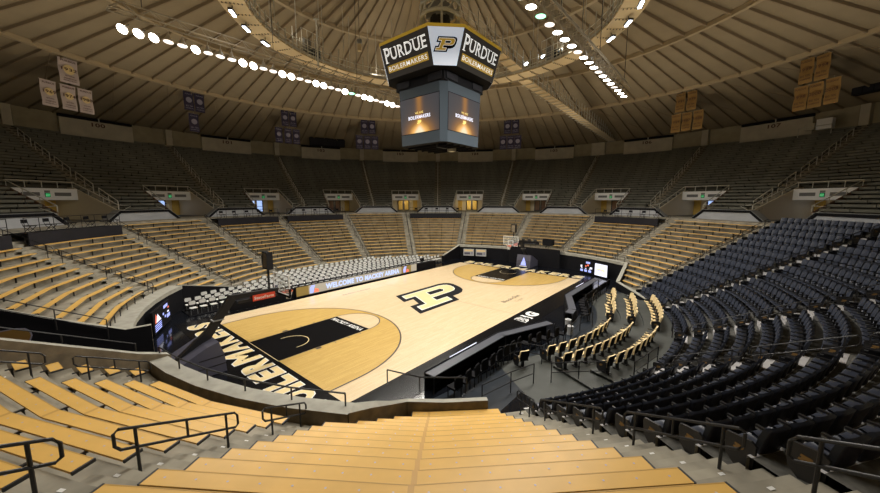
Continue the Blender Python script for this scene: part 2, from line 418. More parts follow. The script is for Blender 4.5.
# ---- court
ct = MB(['wood'])
L, W_ = 14.325, 7.62
def rect(x0, y0, x1, y1, z, key): ct.poly([(x0, y0, z), (x1, y0, z), (x1, y1, z), (x0, y1, z)], key)
rect(-16.35, -9.35, 16.35, 8.6, 0.010, 'apron')
rect(-L, -W_, L, W_ + .32, 0.014, 'wood')
def band(pts_in, pts_out, z, key):
    n = len(pts_in)
    ct.add([(x, y, z) for x, y in pts_in] + [(x, y, z) for x, y in pts_out], [(i, i + 1, n + i + 1, n + i) for i in range(n - 1)], key)
for s in (-1, 1):
    bx = s * (L - 1.575)
    arcp = lambda rad: [(s * (-0 + L), 0)]
    def a3(rad):
        pts = [(s * L, -rad * 1.0)]
        for i in range(33):
            t = -pi / 2 + pi * i / 32
            pts.append((bx - s * rad * cos(t), rad * sin(t)))
        pts.append((s * L, rad)); return pts
    ct.poly([(x, y, .018) for x, y in a3(6.32)], 'wood2')
    band(a3(6.25), a3(6.34), .022, 'line')
    # free throw semicircle: light wood, dark outline
    fx = s * (L - 5.79)
    sem = lambda rad: [(fx - s * rad * cos(-pi / 2 + pi * i / 24), rad * sin(-pi / 2 + pi * i / 24)) for i in range(25)]
    ct.poly([(x, y, .022) for x, y in sem(1.82)], 'wood')
    band(sem(1.77), sem(1.85), .026, 'line')
    rect(min(s * L, fx), -1.83, max(s * L, fx), 1.83, .024, 'apron')
    rect(min(fx, fx + s * .06) , -1.83, max(fx, fx + s * .06), 1.83, .028, 'line')
    # lane borders in a pale line, hash blocks
    for yy in (-1.83, 1.83):
        rect(min(s * L, fx), yy - .02, max(s * L, fx), yy + .02, .028, 'faint')
        for dx in (2.15, 3.2, 4.1, 4.95):
            ww = .16 if dx == 2.15 else .03
            rect(s * (L - dx) - ww, yy + (.02 if yy > 0 else -.22), s * (L - dx) + ww, yy + (.22 if yy > 0 else -.02), .026, 'line')
    # restricted area arc
    hoop = s * (L - 1.6)
    ra = lambda rad: [(hoop + s * .2, -rad)] + [(hoop - s * rad * cos(-pi / 2 + pi * i / 16), rad * sin(-pi / 2 + pi * i / 16)) for i in range(17)] + [(hoop + s * .2, rad)]
    band(ra(.90), ra(.95), .028, 'gold')
    rect(min(s * L, s * (L + .03)), -1.85, max(s * L, s * (L + .03)), 1.85, .020, 'gold')
    # arena name inside the free throw line
    if s < 0: text(ct, 'MACKEY ARENA', 'white', (fx - .62, -1.62 * 1, .030), (0, 1, 0), (-1, 0, 0), 0, 0) if False else text(ct, 'MACKEY ARENA', 'white', (fx - .62, 1.62, .030), (0, -1, 0), (1, 0, 0), 3.24, .40, .02)
    else: text(ct, 'MACKEY ARENA', 'white', (fx + .62, -1.62, .030), (0, 1, 0), (-1, 0, 0), 3.24, .40, .02)
    # team word along each baseline
    if s < 0: o_, xd_, yd_ = (-14.60, -7.75, 0), (0, 1, 0), (-1, 0, 0)
    else: o_, xd_, yd_ = (14.60, 7.75, 0), (0, -1, 0), (1, 0, 0)
    vo = Vector(o_)
    sp_ = [('B', .15, 1.15), ('O', 1.50, 1.10), ('I', 2.77, .48), ('L', 3.40, .95), ('E', 4.50, 1.02), ('R', 5.66, 1.20), ('M', 7.0, 1.62), ('A', 8.74, 1.36), ('K', 10.22, 1.30), ('E', 11.64, 1.02), ('R', 12.80, 1.20), ('S', 14.14, 1.16)]
    for ch_, st0, wd_ in sp_:
        text(ct, ch_, 'white', vo + Vector(xd_) * st0 + Vector((0, 0, .018)), xd_, yd_, wd_, 1.42, .065, 0)
        text(ct, ch_, 'gold', vo + Vector(xd_) * (st0 + .05) + Vector(yd_) * .05 + Vector((0, 0, .023)), xd_, yd_, wd_ - .10, 1.32, .045, 0)
rect(-.025, -W_, .025, W_ + .3, .020, 'faint')
logo_p(ct, (.15, .1, .018), (1, 0, 0), (0, 1, 0), 4.8, (0, 0, .003), .42)
text(ct, 'KEADY COURT', 'line', (-5.05, 6.12, .020), (1, 0, 0), (0, 1, 0), 3.05, .22, .01)
text(ct, 'Block-Out', 'line', (1.95, -5.62, .020), (1, 0, 0), (0, 1, 0), 2.8, .42, .01, .3)
text(ct, 'Crew', 'faint', (2.9, -6.25, .020), (1, 0, 0), (0, 1, 0), 1.2, .35, .0, .3)
text(ct, 'B1G', 'white', (-1.1, -8.95, .018), (1, 0, 0), (0, 1, 0), 2.4, .95, .07, .1)
text(ct, 'B1G', 'apron', (-1.02, -8.87, .022), (1, 0, 0), (0, 1, 0), 1.0, .80, .02, .1)
co = struct(ct, 'floor_court', 'maple basketball court with black block letter at centre and gold lettering on black ends')
co.rotation_euler = (0, 0, court_rot())

# ---- lower bowl
K0R, DR, DZ = 17.7, .67, .35
def seat_z(k): return max(.45, .70 + DZ * k)
def tread(k): return seat_z(k) - .42
def row_r(k): return K0R + DR * k          # front edge of the bench
AISLES = [-168.9, -148.2, -105.3, -86.6, -67.9, -49.2, -29.6, -9.9, 10.3, 31.0, 50.6, 70.3, 90.3, 107.5, 127.5, 144.8, 170.1]
def edge(a, side, r): return a + side * degrees(.60 / r)
def stand_profile(k0, k1, half=False):
    pr = [(row_r(k0) - .30, 0.0), (row_r(k0) - .30, tread(k0))]
    for k in range(k0, k1 + 1):
        if half and k > k0:
            pr[-1] = (row_r(k) - .30 - DR / 2, pr[-1][1]); pr += [(row_r(k) - .30 - DR / 2, tread(k) - DZ / 2), (row_r(k) - .30, tread(k) - DZ / 2), (row_r(k) - .30, tread(k))]
        elif k > k0: pr += [(row_r(k) - .30, tread(k))]
        pr += [(row_r(k + 1) - .30, tread(k))]
    return pr
ZC = 6.15                                    # concourse floor
st = MB(['concrete'])
def stand(a0, a1, k0, k1, mid=None):
    pr = stand_profile(k0, k1)
    pr += [(pr[-1][0], ZC), (33.4, ZC)]
    mid = (a0 + a1) / 2 if mid is None else mid
    sweep(st, pr, [a0, mid, a1], 'concrete')
def aisle_strip(a, k0, k1=15):
    pr = stand_profile(k0, k1, True)
    pr += [(pr[-1][0], ZC), (33.4, ZC)]
    vs = []
    for r, z in pr:
        h = degrees(.60 / r); vs += [P(a - h, r, z + .006), P(a + h, r, z + .006)]
    st.add(vs, [(2 * i, 2 * i + 1, 2 * i + 3, 2 * i + 2) for i in range(len(pr) - 1)], 'concrete')
    # painted row tags on the treads
    if a == 170.1:
        vs = []
        for r, z in pr: vs += [P(167.8, r, z + .004), P(170.1, r, z + .004)]
        st.add(vs, [(2 * i, 2 * i + 1, 2 * i + 3, 2 * i + 2) for i in range(len(pr) - 1)], 'concrete')
    if a in (-168.9, 170.1, -148.2):
        for k in range(k0, k1):
            for sd in (-1, 1):
                c = P(edge(a, sd * .72, row_r(k) - .16), row_r(k) - .16, tread(k) + .014)
                u = P(a, 1) ; t = Vector((u.y, -u.x, 0))
                st.poly([c + u * .028 + t * .05, c + u * .028 - t * .05, c - u * .028 - t * .05, c - u * .028 + t * .05], 'white')
# sections: (name for labels, start aisle, end aisle, first row, last row, platform?)
SEC = [
 ('near', 170.1, 191.1, -1, 15, False, 'lower section right below camera'),
 ('nearleft', -168.9, -148.2, 3, 15, False, 'near lower left section'),
 ('stub', -148.2, -143.0, 3, 15, False, 'narrow strip against the tunnel wall at left'),
 ('left', -128.8, -105.3, 4, 13, True, 'section beyond the black tunnel wall'),
 ('left2', -105.3, -86.6, 1, 13, True, 'section above the left corner screen'),
 ('left3', -86.6, -67.9, 0, 15, False, 'second section past left corner screen'),
 ('far1', -67.9, -49.2, 0, 13, True, 'section behind the near basket'),
 ('far2', -49.2, -29.6, 0, 13, True, 'platform section behind white chairs'),
 ('far3', -29.6, -9.9, 0, 15, False, 'section just left of the scoreboard'),
 ('far4', -9.9, 10.3, 0, 13, True, 'section directly beneath the scoreboard'),
 ('far5', 10.3, 31.0, 4, 15, False, 'section behind the far basket'),
 ('far6', 31.0, 50.6, 5, 15, False, 'section above the far tunnel mouth'),
 ('far7', 50.6, 70.3, 4, 13, True, 'section above the far corner screens'),
 ('far8', 70.3, 90.3, 0, 15, False, 'section beside the dark seats'),
]
CLIP = {'left2': [(-105.3, -98.6, 4), (-98.6, -96.2, 3), (-96.2, -92.6, 2), (-92.6, -86.6, 1)], 'far4': [(-9.9, 5.0, 0), (5.0, 6.8, 1), (6.8, 8.4, 2), (8.4, 10.3, 4)],
        'far8': [(70.3, 75.6, 4), (75.6, 77.2, 3), (77.2, 79.2, 2), (79.2, 81.4, 1), (81.4, 90.3, 0)], 'near': [(170.1, 182.9, -1), (182.9, 184.7, 0), (184.7, 186.0, 1), (186.0, 187.3, 2), (187.3, 191.1, 3)],
        'left3': [(-86.6, -82.2, 1), (-82.2, -67.9, 0)]}
for nm, a0, a1, k0, k1, plat, desc in SEC:
    for c0, c1, kk_ in CLIP.get(nm, [(a0, a1, k0)]): stand(c0, c1, kk_, 15)
for a, k0 in ((170.1, -1), (-168.9, 3), (-148.2, 3), (-105.3, 4), (-86.6, 1), (-67.9, 0), (-49.2, 0), (-29.6, 0), (-9.9, 0), (10.3, 4), (31.0, 4), (50.6, 4), (70.3, 4), (90.3, 0)):
    aisle_strip(a, k0)
# concourse floor above the tunnel
sweep(st, [(28.13, 0), (28.13, ZC), (33.4, ZC)], arc(-143, -128.8, 5), 'concrete')
struct(st, 'stands_lower', 'stepped grey concrete of the lower seating bowl')

# right hand stands for the dark seats
JR0, JDR = 17.2, .85
def jz(j): return .54 + .522 * (JR0 + JDR * j - 17.4) - .42 + .02
sd = MB(['carpet'])
pr = [(JR0 - .62, 0.0), (JR0 - .62, jz(0))]; keys = ['black', 'carpet']
prof = [(JR0 - .62, 0.0)]; kk = []
for j in range(14):
    r = JR0 - .62 + JDR * j; z0 = prof[-1][1]
    prof += [(r, jz(j) - .05), (r, jz(j)), (r + .07, jz(j) + .002), (r + JDR, jz(j))]
    kk += ['concrete', 'nose', 'nose', 'carpet']
rl = prof[-1][0]
prof += [(rl, ZC), (33.4, ZC)]; kk += ['concrete', 'concrete']
for a0, a1 in ((90.3, 107.5), (107.5, 127.5), (127.5, 144.8), (144.8, 167.9)):
    sweep(sd, prof, arc(a0, a1, 3.5), 'carpet', keys=kk)
for a in (107.5, 127.5, 144.8):
    for j in range(13):
        r = JR0 - .62 + JDR * j
        for q, (dz, dr) in enumerate(((-.22, -.425),)):
            hh = degrees(.58 / r)
            vs = [P(a - hh, r + dr, jz(j) + dz), P(a + hh, r + dr, jz(j) + dz), P(a + hh, r, jz(j) + dz), P(a - hh, r, jz(j) + dz)]
            if j: sd.add(vs + [v - Vector((0, 0, .2)) for v in vs], [(0, 1, 2, 3), (0, 4, 5, 1), (1, 5, 6, 2), (0, 3, 7, 4)], 'nose')
            vs = [P(a - hh, r - .01, jz(j) + .012), P(a + hh, r - .01, jz(j) + .012), P(a + hh, r + .2, jz(j) + .012), P(a - hh, r + .2, jz(j) + .012)]
            sd.poly(vs, 'nose')
struct(sd, 'stands_right', 'dark stepped deck with pale nosings under the dark seats')

# ---- rim shelves and corner walls around the floor
rim = MB(['concrete_lt'])
def shelf(a0, a1, r0, r1, zt=1.8, zb=None):
    az = arc(a0, a1, 6)
    sweep(rim, [(r0 + .05, 0), (r0 + .05, zt - .28)], az, 'black')
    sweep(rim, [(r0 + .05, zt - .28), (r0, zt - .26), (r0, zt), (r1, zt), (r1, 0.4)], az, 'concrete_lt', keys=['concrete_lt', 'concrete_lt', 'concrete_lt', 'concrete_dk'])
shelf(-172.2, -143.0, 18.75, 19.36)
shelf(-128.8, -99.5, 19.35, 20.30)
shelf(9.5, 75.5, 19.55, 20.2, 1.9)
# lower wall that swings in towards the floor in front of the section below the camera
lw = [(-172.2, 18.75, 19.3, 1.8), (-173.6, 18.1, 18.5, 1.5), (-174.9, 17.5, 17.75, 1.15), (-176.5, 16.8, 17.0, .82), (-181, 16.72, 16.95, .76), (-186.6, 16.75, 16.98, .78)]
vs = []
for a, r0, r1, z in lw: vs += [P(a, r0, 0), P(a, r0, z), P(a, r1, z), P(a, r1, 0)]
rim.add(vs, [(4 * i + k, 4 * i + 4 + k, 4 * i + 5 + k, 4 * i + 1 + k) for i in range(len(lw) - 1) for k in (0,)], 'black')
rim.add(vs, [(4 * i + 1, 4 * i + 5, 4 * i + 6, 4 * i + 2) for i in range(len(lw) - 1)], 'concrete_lt')
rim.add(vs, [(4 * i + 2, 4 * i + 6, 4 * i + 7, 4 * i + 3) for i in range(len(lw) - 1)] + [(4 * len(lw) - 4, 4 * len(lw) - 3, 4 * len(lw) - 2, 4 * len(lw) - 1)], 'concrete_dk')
# black side walls that step the rim down to the floor seats
def side_wall(a0, r0, z0, a1, r1, z1, t=.3):
    p0, p1 = P(a0, r0), P(a1, r1); d = (p1 - p0).normalized(); n = Vector((-d.y, d.x, 0)) * t
    rim.hexa([p0, p1, p1 + n, p0 + n, p0 + Vector((0, 0, z0)), p1 + Vector((0, 0, z1)), p1 + n + Vector((0, 0, z1)), p0 + n + Vector((0, 0, z0))], 'black')
    rim.hexa([v + Vector((0, 0, z)) for v, z in ((p0, z0), (p1, z1), (p1 + n, z1), (p0 + n, z0), (p0, z0 + .05), (p1, z1 + .05), (p1 + n, z1 + .05), (p0 + n, z0 + .05))], 'concrete_lt')
side_wall(-99.5, 19.4, 1.78, -84, 17.0, .35)
side_wall(9.5, 19.6, 1.88, 3.0, 17.0, .75)
side_wall(75.5, 19.6, 1.88, 84.0, 16.6, .8)
side_wall(84.0, 16.6, .75, 98.0, 16.9, .3)
struct(rim, 'wall_rim', 'concrete rim wall around the playing floor')

# ---- tunnel cut at left and far tunnel mouth
tn = MB(['concrete_dk'])
def cone_z(r, off): return .54 + .522 * (r - 17.4) + off
rr = [18.62, 19.6, 22, 25, 28.2]
for az, key, t in ((-143.0, 'concrete_dk', .32), (-128.8, 'concrete_dk', -.25)):
    vs = []
    for r in rr:
        zt = cone_z(r, .52 if az < -140 else -.02)
        if r < 19.7: zt = max(zt, 1.83)
        off = P(az + 90, 1) * (t)
        vs += [P(az, r, 0), P(az, r, zt), P(az, r, zt) - off, P(az, r, 0) - off]
    n = len(rr)
    tn.add(vs, [(4 * i, 4 * i + 1, 4 * i + 5, 4 * i + 4) for i in range(n - 1)], 'black')
    tn.add(vs, [(4 * i + 1, 4 * i + 2, 4 * i + 6, 4 * i + 5) for i in range(n - 1)], 'concrete_lt')
    tn.add(vs, [(4 * i + 2, 4 * i + 3, 4 * i + 7, 4 * i + 6) for i in range(n - 1)] + [(0, 1, 2, 3)], key)
tn.add([P(-143, 28.1, 0), P(-128.8, 28.1, 0), P(-128.8, 28.1, 6.1), P(-143, 28.1, 6.1)], [(0, 1, 2, 3)], 'black')
tn.add([P(-143, 21.5, .003), P(-128.8, 21.5, .003), P(-128.8, 28.1, .003), P(-143, 28.1, .003)], [(0, 1, 2, 3)], 'black')
tn.add([P(31, 18.9, 0), P(52, 18.9, 0), P(52, 18.9, 2.25), P(31, 18.9, 2.25)], [(0, 1, 2, 3)], 'black')
tn.add([P(31, 18.9, 2.25), P(52, 18.9, 2.25), P(52, 19.8, 2.25), P(31, 19.8, 2.25)], [(0, 1, 2, 3)], 'concrete_dk')
struct(tn, 'wall_tunnel', 'black tunnel walls cut through the lower stands')
# big gold emblem on the black tunnel wall
eb = MB(['emb'])
ud = P(-128.8, 1); nrm = P(-128.8 - 90, 1)
EMB = [(26, 2.55), (24.2, 2.66), (23.4, 2.72), (23.0, 2.74), (22.73, 2.69), (22.58, 2.53), (22.55, 2.32), (22.68, 1.95), (22.76, 1.55), (26, 1.55)]
for key, sc_, e in (('sky', 1.0, .02), ('emb', .955, .03)):
    cx_ = 23.6; cz_ = 2.25
    eb.poly([ud * (cx_ + (r - cx_) * sc_) + Vector((0, 0, cz_ + (z - cz_) * (sc_ - (.04 if sc_ < 1 else 0)))) + nrm * e for r, z in EMB], key)
o = eb.build('wall_emblem'); tag(o, 'gold emblem with grey outline on the black tunnel wall at far left', 'emblem')

# ---- upper bowl
UA = [.7 + 18.6 * k for k in range(-6, 7)]      # upper aisles (nominal azimuth)
NUP = 27; UR0 = 33.4; UDR = (54.25 - 33.4) / NUP; UZ0 = 7.0; UDZ = (17.2 - 7.0) / NUP
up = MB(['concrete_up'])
def uprof(k0=0, half=False):
    pr = [(UR0 + UDR * k0, ZC), (UR0 + UDR * k0, UZ0 + UDZ * k0)]
    for k in range(k0, NUP):
        if half: pr += [(UR0 + UDR * (k + .5), UZ0 + UDZ * k), (UR0 + UDR * (k + .5), UZ0 + UDZ * (k + .5))]
        pr += [(UR0 + UDR * (k + 1), UZ0 + UDZ * (k + (.5 if half else 0)))]
        pr += [(UR0 + UDR * (k + 1), UZ0 + UDZ * (k + 1))]
    return pr
UW = .62
def pam(i): return ((UA[i] + UA[i + 1]) / 2) * (.990 if i in (1, 10) else 1.003)
VW = 2.50                                        # half width of a portal
KV = 6                                           # rows a portal cuts through
for i in range(len(UA) - 1):
    a0, a1 = UA[i], UA[i + 1]; am = (a0 + a1) / 2
    # upper rows in full, the lowest rows either side of the portal
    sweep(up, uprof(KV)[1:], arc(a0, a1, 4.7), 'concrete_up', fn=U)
    for s0, s1 in ((a0, None), (None, a1)):
        prl = [(r, z) for r, z in uprof(0) if r <= UR0 + UDR * KV + .01]
        vs = []
        for r, z in prl:
            hv = degrees(VW / r)
            if s1 is None: vs += [U(a0, r, z), P(pam(i) - hv, r, z)]
            else: vs += [P(pam(i) + hv, r, z), U(a1, r, z)]
        up.add(vs, [(2 * q, 2 * q + 1, 2 * q + 3, 2 * q + 2) for q in range(len(prl) - 1)], 'concrete_up')
for a in UA:
    prl = uprof(0, True); vs = []
    for r, z in prl:
        hh = degrees(UW / r); vs += [P(a * warp(r) - hh, r, z + .01), P(a * warp(r) + hh, r, z + .01)]
    up.add(vs, [(2 * q, 2 * q + 1, 2 * q + 3, 2 * q + 2) for q in range(len(prl) - 1)], 'aisle_up')
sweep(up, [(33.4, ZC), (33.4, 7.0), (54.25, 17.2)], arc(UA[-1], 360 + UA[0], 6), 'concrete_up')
struct(up, 'stands_upper', 'dim stepped concrete of the upper seating bowl')

wl = MB(['panel'])
sweep(wl, [(54.25, 16.8), (54.25, 19.72), (55.2, 19.72)], arc(-180, 180, 3.1), 'panel', fn=P)
struct(wl, 'wall_back', 'dim tan wall around the top of the upper bowl')

# ---- roof
rf = MB(['roof'])
RP = [(55.2, 19.66), (39.0, 23.2), (28.0, 25.45), (17.0, 27.6), (8.0, 28.8), (0.3, 29.2)]
def roof_z(r):
    for (r0, z0), (r1, z1) in zip(RP, RP[1:]):
        if r1 <= r <= r0: return z1 + (z0 - z1) * (r - r1) / (r0 - r1)
    return 29.2
sweep(rf, RP, arc(-180, 180, 2.5), 'roof')
struct(rf, 'ceiling', 'shallow tan dome roof of the arena')
rb = MB(['rib'])
def rib(az, r0, r1, wd, dp, key):
    rs = [r0] + [r for r, _ in RP if min(r0, r1) < r < max(r0, r1)] + [r1]
    for ra_, rb_ in zip(rs, rs[1:]):
        u = P(az + 90, 1) * (wd / 2); D = Vector((0, 0, -dp)); E = Vector((0, 0, .05))
        a_ = P(az, ra_, roof_z(ra_)); b_ = P(az, rb_, roof_z(rb_))
        rb.hexa([a_ - u + D, b_ - u + D, b_ + u + D, a_ + u + D, a_ - u + E, b_ - u + E, b_ + u + E, a_ + u + E], key)
for NR, r0_, r1_, wd_, dp_ in ((155, 55.0, 39.0, .13, .26), (116, 39.0, 28.0, .14, .28), (78, 28.0, 17.0, .16, .32), (78, 17.0, 3.0, .16, .34)):
    for k in range(NR):
        az = .7 + 360.0 * k / NR
        if abs(((az + 180) % 360) - 180) > 120: continue
        rib(az, r0_, r1_, wd_, dp_, 'rib')
struct(rb, 'trim_1', 'radial steel ribs under the roof')
rg = MB(['ring'])
for r in (39.0, 28.0, 17.0, 8.0):
    sweep(rg, [(r - .2, roof_z(r) - .42), (r + .2, roof_z(r) - .42), (r + .2, roof_z(r) + .0), (r - .2, roof_z(r) + .0)], arc(-180, 180, 2.4), 'ring', closed=True)
struct(rg, 'trim_2', 'ring beams under the roof')
ln = MB(['rib'])
for k in range(-10, 11):                        # thin hanging rods and wires
    az = 8 * k + 2
    for ra_, r2 in ((39, 45),):
        a_ = P(az, 39, roof_z(39) - .6); b_ = P(az + 6, 50, roof_z(50) - .5); ln.tube([a_, b_], .035, 'rib', 4)
struct(ln, 'trim_3', 'thin bracing rods under the roof')

# ================================================================== UPPER BOWL DETAILS
ORD = ['', 'first', 'second', 'third', 'fourth', 'fifth', 'sixth', 'seventh', 'eighth', 'ninth', 'tenth', 'eleventh', 'twelfth', 'thirteenth', 'fourteenth', 'fifteenth', 'sixteenth', 'seventeenth', 'eighteenth', 'nineteenth', 'twentieth']
TENS = {20: 'twenty', 30: 'thirty', 40: 'forty'}
def ordn(n):
    if n <= 20: return ORD[n]
    t, u = n // 10 * 10, n % 10
    return TENS[t] + '-' + ORD[u] if u else TENS[t][:-1] + 'ieth'
SIDE = ['far left edge', 'left edge', 'left', 'mid left', 'inner left', 'left of scoreboard', 'right of scoreboard', 'inner right', 'mid right', 'right', 'right edge', 'far right edge']
# upper sections lie between UA[i] and UA[i+1]; each is named by what hangs above it
USEC = {0: 'at far left edge', 1: 'under four white banners', 2: 'right of the white banners', 3: 'over second daylight portal',
        4: 'under black speaker box', 5: 'left behind scoreboard', 6: 'right behind scoreboard', 7: 'left of long gangway end',
        8: 'right of long gangway end', 9: 'under wall panel 107', 10: 'at far right edge', 11: 'beyond the right edge'}
def portal_mid(i):
    return (UA[i] + UA[i + 1]) / 2
for i in range(12):
    a0, a1 = UA[i], UA[i + 1]; am = portal_mid(i)
    for k in range(NUP):
        r = UR0 + UDR * k + .32; z = UZ0 + UDZ * k
        wr = warp(r); hs = degrees(UW / r) / wr
        spans = [(a0 + hs, a1 - hs)]
        if k <= KV: hv = degrees((VW + .12) / r) / wr; pm_ = pam(i) / wr; spans = [(a0 + hs, pm_ - hv), (pm_ + hv, a1 - hs)]
        for si, (b0, b1) in enumerate(spans):
            if not any(inframe(U(b0 + (b1 - b0) * q / 4, r, z + .3), 4) for q in range(5)): continue
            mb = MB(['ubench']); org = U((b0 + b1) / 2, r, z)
            step = degrees(2.35 / r) / wr; gap = degrees(.07 / r) / wr
            a = b0 - (step * .5 if k % 2 else 0)
            while a < b1:
                s0, s1 = max(a, b0), min(a + step - gap, b1)
                if s1 - s0 > .2:
                    q = [U(s0, r, z + .20), U(s1, r, z + .20), U(s1, r + .30, z + .20), U(s0, r + .30, z + .20)]
                    t = [U(s0, r, z + .43), U(s1, r, z + .43), U(s1, r + .30, z + .43), U(s0, r + .30, z + .43)]
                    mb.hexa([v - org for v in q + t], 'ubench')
                    # black bracket below each joint
                    c = U(s1 + gap / 2, r, z + .21) - org; c2 = U(s1 + gap / 2 + degrees(.10 / r), r, z + .21) - org
                    c3 = U(s1 + gap / 2, r + .25, z + .21) - org; c4 = U(s1 + gap / 2 + degrees(.10 / r), r + .25, z + .21) - org
                    if s1 < b1 - .3: mb.hexa([v - Vector((0, 0, .21)) for v in (c, c2, c4, c3)] + [c, c2, c4, c3], 'ublack')
                a += step
            o = mb.build('stadium_bench'); o.location = org
            wh = ('' if len(spans) == 1 else (', left of portal' if si == 0 else ', right of portal'))
            tag(o, 'worn brown bench, ' + ordn(k + 1) + ' row, upper section ' + USEC[i] + wh, 'bench', 'worn brown benches of the upper bowl')

# upper handrails
RAILN = {1: 'left edge aisle', 2: 'aisle right of the white banners', 3: 'aisle under first dark banner cluster', 4: 'aisle under second dark banner cluster', 5: 'aisle left behind the scoreboard',
         6: 'aisle straight behind the scoreboard', 7: 'aisle right behind the scoreboard', 8: 'aisle under the gangway end', 9: 'aisle under the small gold banners', 10: 'aisle at right edge', 11: 'far right aisle', 0: 'far left aisle', 12: 'last aisle'}
for i, a in enumerate(UA):
    k = 0; n = 0
    while k + 3.4 <= NUP:
        k0, k1 = k + .4, k + 4.0; k += 4.75; n += 1
        pts = []
        q0 = U(a, UR0 + UDR * k0, UZ0 + UDZ * k0); q1 = U(a, UR0 + UDR * k1, UZ0 + UDZ * k1)
        if not inframe(q0, 5) and not inframe(q1, 5): continue
        mb = MB(['lmetal']); o0 = q0.copy()
        H = Vector((0, 0, .92)); H2 = Vector((0, 0, .45)); d = (q1 - q0).normalized() * .3
        mb.tube([q0 - o0, q0 + H - o0, q1 + H - o0, q1 - o0], .045, 'lmetal', 5)
        m_ = (q0 + q1) / 2
        mb.tube([m_ - o0, m_ + H - o0], .04, 'lmetal', 4)
        mb.tube([q0 + H2 - o0, q1 + H2 - o0], .03, 'lmetal', 4)
        o = mb.build('handrail'); o.location = o0
        tag(o, 'pale handrail, ' + ordn(n) + ' from the concourse, upper ' + RAILN[i], 'handrail', 'pale handrails of the upper aisles')

# portals
PN = ['portal beyond the left edge', 'leftmost portal', 'second portal from left', 'third portal from left', 'fourth portal from left', 'fifth portal, left of the scoreboard foot', 'sixth portal, right of the scoreboard foot',
      'fourth portal from right', 'third portal from right', 'second portal from right', 'rightmost portal', 'portal beyond the right edge']
RH = UR0 + UDR * KV; ZH = UZ0 + UDZ * KV
vw = MB(['hside'])
for i in range(12):
    am = pam(i)
    if abs(am) > 116: continue
    ax = P(am + 90, 1); ar = P(am, 1)
    def Q(t, r, z): return ar * r + ax * t + Vector((0, 0, z))
    # side walls following the slope, outer stepped edge capped
    for s in (-1, 1):
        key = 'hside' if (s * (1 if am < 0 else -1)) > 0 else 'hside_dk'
        pts = [(33.1, ZC), (33.1, UZ0 + .12), (RH, ZH + .18), (40.6, ZH + .18), (40.6, ZC)]
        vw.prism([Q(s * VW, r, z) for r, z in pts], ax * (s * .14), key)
    vw.add([Q(-VW, 40.5, ZC), Q(VW, 40.5, ZC), Q(VW, 40.5, 8.2), Q(-VW, 40.5, 8.2)], [(0, 1, 2, 3)], 'hside')
    vw.add([Q(-VW, RH, 8.18), Q(VW, RH, 8.18), Q(VW, 40.5, 8.18), Q(-VW, 40.5, 8.18)], [(0, 1, 2, 3)], 'header')
    vw.add([Q(-VW, 33.4, ZC + .01), Q(VW, 33.4, ZC + .01), Q(VW, 40.5, ZC + .01), Q(-VW, 40.5, ZC + .01)], [(0, 1, 2, 3)], 'concrete_up')
    # yellow return wall
    sy = 1 if am < 0 else -1
    vw.box(Q(sy * (VW - .42), 40.38, 7.15), (.8, .2, 2.0), 'ylw', Matrix.Rotation(-R(am), 3, 'Z'))
struct(vw, 'wall_portals', 'beige and brown walls of the entry portals in the upper bowl')
DOORS = {2: 'day', 3: 'day', 9: 'day', 10: 'day', 5: 'ylw', 6: 'ylw'}
